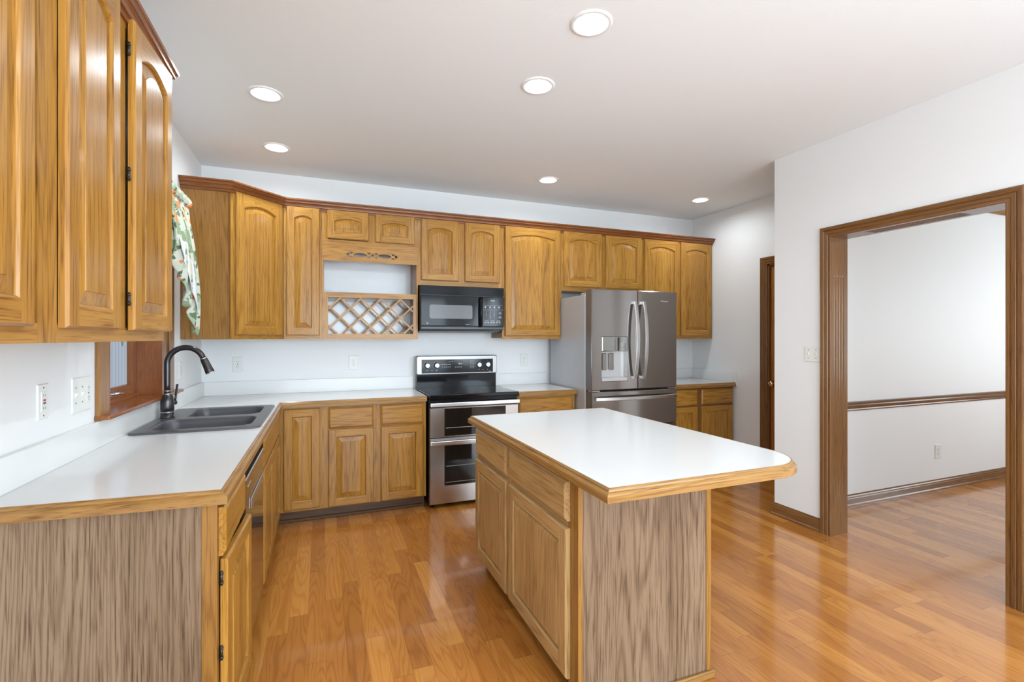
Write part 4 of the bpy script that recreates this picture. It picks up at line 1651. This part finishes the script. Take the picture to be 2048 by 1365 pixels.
b.box(MX0 + 0.004, MX1 - 0.004, MY + 0.008, -0.384, 1.440, 1.466, bevel=0.004)
b.build('lower_trim', black_satin, t)

# ------------------------------------------------------------------ refrigerator
GX0, GX1 = 3.036, 3.958
t = thing('refrigerator', 'stainless french-door refrigerator with water dispenser and grey side', 'refrigerator', ((GX0 + GX1) / 2, -0.45, 0))
b = MB()
b.box(GX0 + 0.002, GX1 - 0.004, -0.775, -0.09, 0.03, 1.745, bevel=0.004)
for fx in (GX0 + 0.05, GX1 - 0.05):
    for fy in (-0.72, -0.15):
        b.cyl((fx, fy, 0), (fx, fy, 0.035), 0.02, n=12)
b.build('fridge_case', case_grey, t)
FYF = -0.872
gap = 3.5235
disp = (3.146, 3.412, 0.985, 1.380)
ld = plate_with_recess(t, 'left_door', GX0 + 0.008, gap - 0.003, 0.912, 1.790, disp, -0.783, FYF, 0.062, steel_dark)
# dispenser
b = MB()
b.box(disp[0] + 0.002, disp[1] - 0.002, FYF - 0.004, FYF + 0.060, 1.248, disp[3] - 0.002, bevel=0.006, seg=2)
b.build('dispenser_display', plain('mirror_panel', (0.42, 0.44, 0.42), 0.04, 1.0), ld)
b = MB()
b.box(disp[0] + 0.002, disp[1] - 0.002, FYF + 0.054, FYF + 0.061, disp[2] + 0.002, 1.248)
b.box(disp[0] + 0.002, disp[1] - 0.002, FYF - 0.006, FYF + 0.055, disp[2] + 0.002, disp[2] + 0.036, bevel=0.004)
b.build('dispenser_well', disp_m, ld)
for px in (3.193, 3.268):
    b = MB()
    b.box(px - 0.022, px + 0.022, FYF + 0.028, FYF + 0.036, 1.085, 1.232, bevel=0.003)
    b.cyl((px, FYF + 0.034, 1.21), (px, FYF + 0.055, 1.21), 0.008, n=10)
    b.build('dispenser_paddle', steel_dark, ld)
rd = plate_with_recess(t, 'right_door', gap + 0.003, GX1 - 0.004, 0.912, 1.790, None, -0.783, FYF, 0, steel_dark)
b = MB()
b.text('Whirlpool', 0.020, lambda u, v, h: (3.814 + u, h, 1.701 + v), FYF - 0.0008)
b.build('logo', print_m, rd)


def bow_handle(parent, p0, p1, out, w, th, wdir, name='door_handle'):
    """flat bar bowed outward between two posts"""
    p0, p1 = Vector(p0), Vector(p1)
    o = Vector((0, -1, 0))
    wv = Vector(wdir)
    b = MB()
    rows = []
    n = 20
    for i in range(n + 1):
        s = i / n
        q = 4 * s * (1 - s)
        c = p0.lerp(p1, s) + o * (0.022 + out * q)
        wd = w * 0.5
        rows.append([b.v(c + wv * a * wd + o * c2) for a, c2 in ((-1, 0.0), (-1, th - 0.004), (-0.75, th), (0.75, th), (1, th - 0.004), (1, 0.0))])
    for A, B in zip(rows, rows[1:]):
        for i in range(6):
            j = (i + 1) % 6
            b.f([A[i], A[j], B[j], B[i]])
    b.f(rows[0])
    b.f(rows[-1])
    for s in (0.015, 0.985):
        c = p0.lerp(p1, s)
        ax = (p1 - p0).normalized()
        c0, c1 = c + o * 0.0005, c + o * 0.03
        vs = [b.v(cc + wv * a * w * 0.42 + ax * k * 0.012) for cc in (c0, c1) for a, k in ((-1, -1), (1, -1), (1, 1), (-1, 1))]
        b.f(vs[:4])
        b.f(vs[4:])
        for i in range(4):
            j = (i + 1) % 4
            b.f([vs[i], vs[j], vs[4 + j], vs[4 + i]])
    return b.build(name, steel_h, parent)


bow_handle(ld, (3.478, FYF, 1.004), (3.478, FYF, 1.690), 0.045, 0.030, 0.012, (1, 0, 0))
bow_handle(rd, (3.569, FYF, 1.004), (3.569, FYF, 1.690), 0.045, 0.030, 0.012, (1, 0, 0))
ud = plate_with_recess(t, 'upper_drawer', GX0 + 0.008, GX1 - 0.004, 0.585, 0.897, None, -0.783, FYF, 0, steel_dark)
bow_handle(ud, (3.075, FYF, 0.838), (3.930, FYF, 0.838), 0.035, 0.030, 0.012, (0, 0, 1), 'drawer_handle')
lo = plate_with_recess(t, 'lower_drawer', GX0 + 0.008, GX1 - 0.004, 0.06, 0.578, None, -0.783, FYF, 0, steel_dark)
bow_handle(lo, (3.075, FYF, 0.52), (3.930, FYF, 0.52), 0.035, 0.030, 0.012, (0, 0, 1), 'drawer_handle')
for hx in (GX0 + 0.05, GX1 - 0.06):
    b = MB()
    b.box(hx - 0.035, hx + 0.035, -0.83, -0.68, 1.7455, 1.768, bevel=0.008, seg=2)
    b.build('hinge_cover', case_grey, t)
for hx in (GX0 + 0.06, GX1 - 0.06):
    b = MB()
    b.box(hx - 0.04, hx + 0.04, FYF + 0.006, -0.784, 0.8985, 0.9105, bevel=0.002)
    b.build('hinge_plate', chrome, t)
b = MB()
b.box(GX0 + 0.012, GX1 - 0.008, -0.783, -0.7755, 0.05, 1.75)
b.build('door_gasket', black_satin, t)


# ------------------------------------------------------------------ wall plates
def outlet(label, fm, u0, u1, z0, z1, kind='duplex', gangs=1, name=None, cat=None):
    nm = {'duplex': 'wall_outlet', 'gfci': 'wall_outlet', 'switch': 'light_switch', 'mixed': 'light_switch', 'blank': 'wall_outlet'}[kind]
    c = {'wall_outlet': 'outlet', 'light_switch': 'light switch'}[nm]
    t = thing(nm, label, c, fm((u0 + u1) / 2, (z0 + z1) / 2, 0))
    b = MB()
    e = 0.003
    prev = None
    for ins, h in ((0, 0.0005), (0, 0.003), (e, 0.0055)):
        L = [b.v(fm(x, z, h)) for x, z in rect_loop(u0, u1, z0, z1, ins)]
        if prev:
            for i in range(4):
                b.f([prev[i], prev[(i + 1) % 4], L[(i + 1) % 4], L[i]])
        else:
            b.f(L)
        prev = L
    b.f(prev)
    b.build('cover_plate', plate_m, t)
    zc = (z0 + z1) / 2
    gw = (u1 - u0) / gangs

    def fbox(b, ua, ub, za, zb, h0, h1, mi=0):
        vs = [b.v(fm(u, z, h)) for h in (h0, h1) for u, z in ((ua, za), (ub, za), (ub, zb), (ua, zb))]
        b.f(vs[:4], mi)
        b.f(vs[4:], mi)
        for i in range(4):
            j = (i + 1) % 4
            b.f([vs[i], vs[j], vs[4 + j], vs[4 + i]], mi)
    for g in range(gangs):
        uc = u0 + gw * (g + 0.5)
        k = kind
        if kind == 'mixed':
            k = 'duplex' if g == gangs - 1 else 'switch'
        if k == 'duplex':
            for s in (-1, 1):
                b = MB()
                b.holed(circle(uc, zc + s * 0.020, 0.0165, 20), [], fm, 0.005, 0.0070)
                fbox(b, uc - 0.008, uc - 0.006, zc + s * 0.020 - 0.002, zc + s * 0.020 + 0.008, 0.007, 0.0073, 1)
                fbox(b, uc + 0.006, uc + 0.008, zc + s * 0.020 - 0.002, zc + s * 0.020 + 0.008, 0.007, 0.0073, 1)
                fbox(b, uc - 0.002, uc + 0.002, zc + s * 0.020 - 0.010, zc + s * 0.020 - 0.006, 0.007, 0.0073, 1)
                b.build('receptacle', [plate_m, slot_m], t)
        elif k == 'gfci':
            b = MB()
            fbox(b, uc - 0.0165, uc + 0.0165, zc - 0.034, zc + 0.034, 0.005, 0.0075)
            for s in (-1, 1):
                for q in (-0.006, 0.006):
                    fbox(b, uc + q - 0.001, uc + q + 0.001, zc + s * 0.022 - 0.004, zc + s * 0.022 + 0.004, 0.0075, 0.0078, 1)
            b.build('receptacle', [plate_m, slot_m], t)
            b = MB()
            fbox(b, uc - 0.007, uc + 0.007, zc + 0.002, zc + 0.008, 0.0075, 0.009)
            b.build('reset_button', red_m, t)
            b = MB()
            fbox(b, uc - 0.007, uc + 0.007, zc - 0.008, zc - 0.002, 0.0075, 0.009)
            b.build('test_button', slot_m, t)
        elif k == 'switch':
            b = MB()
            fbox(b, uc - 0.005, uc + 0.005, zc - 0.012, zc + 0.012, 0.005, 0.0065)
            vs = [b.v(fm(uc + a, zc + z, h)) for h, z, a in ((0.0065, -0.008, -0.004), (0.0065, -0.008, 0.004), (0.0065, 0.006, 0.004), (0.0065, 0.006, -0.004))]
            ws = [b.v(fm(uc + a, zc + z, 0.012)) for z, a in ((0.004, -0.003), (0.004, 0.003), (0.010, 0.003), (0.010, -0.003))]
            b.f(vs)
            b.f(ws)
            for i in range(4):
                j = (i + 1) % 4
                b.f([vs[i], vs[j], ws[j], ws[i]])
            b.build('toggle', plate_m, t)
        b = MB()
        for s in (-1, 1):
            zz = zc + s * (0.0 if k == 'duplex' else 0.030 if k == 'switch' else 0.048)
            b.cyl(fm(uc, zz, 0.005), fm(uc, zz, 0.0064), 0.003, n=10)
            if k == 'duplex':
                break
        b.build('screw', slot_m if k != 'blank' else plate_m, t)
    return t


fLW = frame_map(0.0, 0, 0, 1)
fBW = frame_map(0, 0.0, 1, 0)
outlet('ivory outlet with red and black buttons on the left wall, nearest the camera', fLW, -2.375, -2.305, 1.088, 1.210, 'gfci')
outlet('three-gang ivory switch plate on the left wall beside the window', fLW, -2.134, -1.972, 1.075, 1.212, 'mixed', 3)
outlet('ivory plate on the left wall between the window and the back corner', fLW, -0.655, -0.580, 1.092, 1.205, 'duplex')
outlet('ivory outlet on the back wall below the corner cabinet, above the sink side', fBW, 0.217, 0.289, 1.088, 1.212)
outlet('ivory outlet on the back wall below the wine rack', fBW, 1.112, 1.190, 1.086, 1.210)
outlet('ivory outlet on the back wall between the range and the refrigerator', fBW, 2.742, 2.820, 1.082, 1.207)
fRW = frame_map(WR, 0, 0, -1)
outlet('two-gang white switch plate left of the cased opening', fRW, 1.994, 2.108, 1.196, 1.309, 'switch', 2)
fDW = frame_map(0, -1.83, 1, 0)
outlet('white outlet low on the dining room wall seen through the opening', fDW, 6.02, 6.105, 0.28, 0.405)


# ------------------------------------------------------------------ curtain valance
def curtain():
    t = thing('window_valance', 'fruit and leaf print fabric valance with swag tails over the sink window', 'curtain', (0.09, -1.45, 1.33))
    Y0, Y1 = -2.13, -0.83

    def fold(y, z, amp, freq=46.0, ph=0.0):
        return amp * math.sin(y * freq + ph + 0.8 * math.sin(z * 5 + y * 3))

    def sheet(name, ys, ztop, zbot, xbase, amp, mat, nz=26, freq=46.0, ph=0.0, th=0.004):
        b = MB()
        rows = []
        for y in ys:
            zt, zb = ztop(y), zbot(y)
            row = []
            for k in range(nz + 1):
                s = k / nz
                z = zt + (zb - zt) * s
                a = amp * (0.45 + 0.75 * s)
                row.append(b.v((xbase(y, s) + fold(y, z, a, freq, ph), y, z)))
            rows.append(row)
        for A, B in zip(rows, rows[1:]):
            for i in range(nz):
                b.f([A[i], A[i + 1], B[i + 1], B[i]], 0, True)
        o = b.build(name, mat, t, recalc=True)
        m = o.modifiers.new('thick', 'SOLIDIFY')
        m.thickness = th
        m.offset = 0
        return o
    ys = [Y0 + (Y1 - Y0) * i / 150 for i in range(151)]
    # ruffled header above the rod and valance body
    sheet('ruffle_header', ys, lambda y: 2.268 + 0.006 * math.sin(y * 70), lambda y: 2.205, lambda y, s: 0.095 + 0.012 * math.sin(PI * s), 0.010, fabric, 8, 75, 0.5)
    sheet('valance_panel', ys, lambda y: 2.215, lambda y: 1.885 - 0.03 * math.cos((y - Y0) / (Y1 - Y0) * 6 * PI), lambda y, s: 0.088 + 0.035 * s, 0.012, fabric, 30, 52)
    # cascade tails, lining side and print side
    for side in (1, -1):
        yo = Y1 + 0.055 if side > 0 else Y0 - 0.01
        yy = [yo - side * (0.55 * i / 50) for i in range(51)]

        def zb(y, side=side, yo=yo):
            d = abs(yo - y) / 0.55
            z = 1.335 + 0.50 * d ** 1.1 + 0.03 * math.sin(d * 20)
            if d < 0.12:
                z = 1.335 + (0.12 - d) * 1.2
            return z
        sheet('swag_tail', yy, lambda y: 2.20, zb, lambda y, s: 0.085 + 0.06 * math.sin(s * 2.2), 0.014, fabric, 34, 60, 1.0)

        def zb2(y, side=side, yo=yo):
            return zb(y) + 0.10

        def zt2(y):
            return min(1.93, zb(y) + 0.30)
        yy2 = [yo - side * (0.14 + 0.36 * i / 40) for i in range(41)]
        sheet('tail_lining', yy2, zt2, lambda y: zb(y) + 0.10, lambda y, s: 0.150 + 0.008 * s, 0.008, lining, 16, 40, 2.0)
    b = MB()
    b.cyl((0.092, Y0 - 0.015, 2.215), (0.092, Y1 + 0.015, 2.215), 0.010, n=14)
    for y in (Y0 + 0.01, Y1 - 0.01):
        b.box(0.001, 0.092, y - 0.006, y + 0.006, 2.208, 2.222)
    b.build('curtain_rod', white_m, t)


curtain()
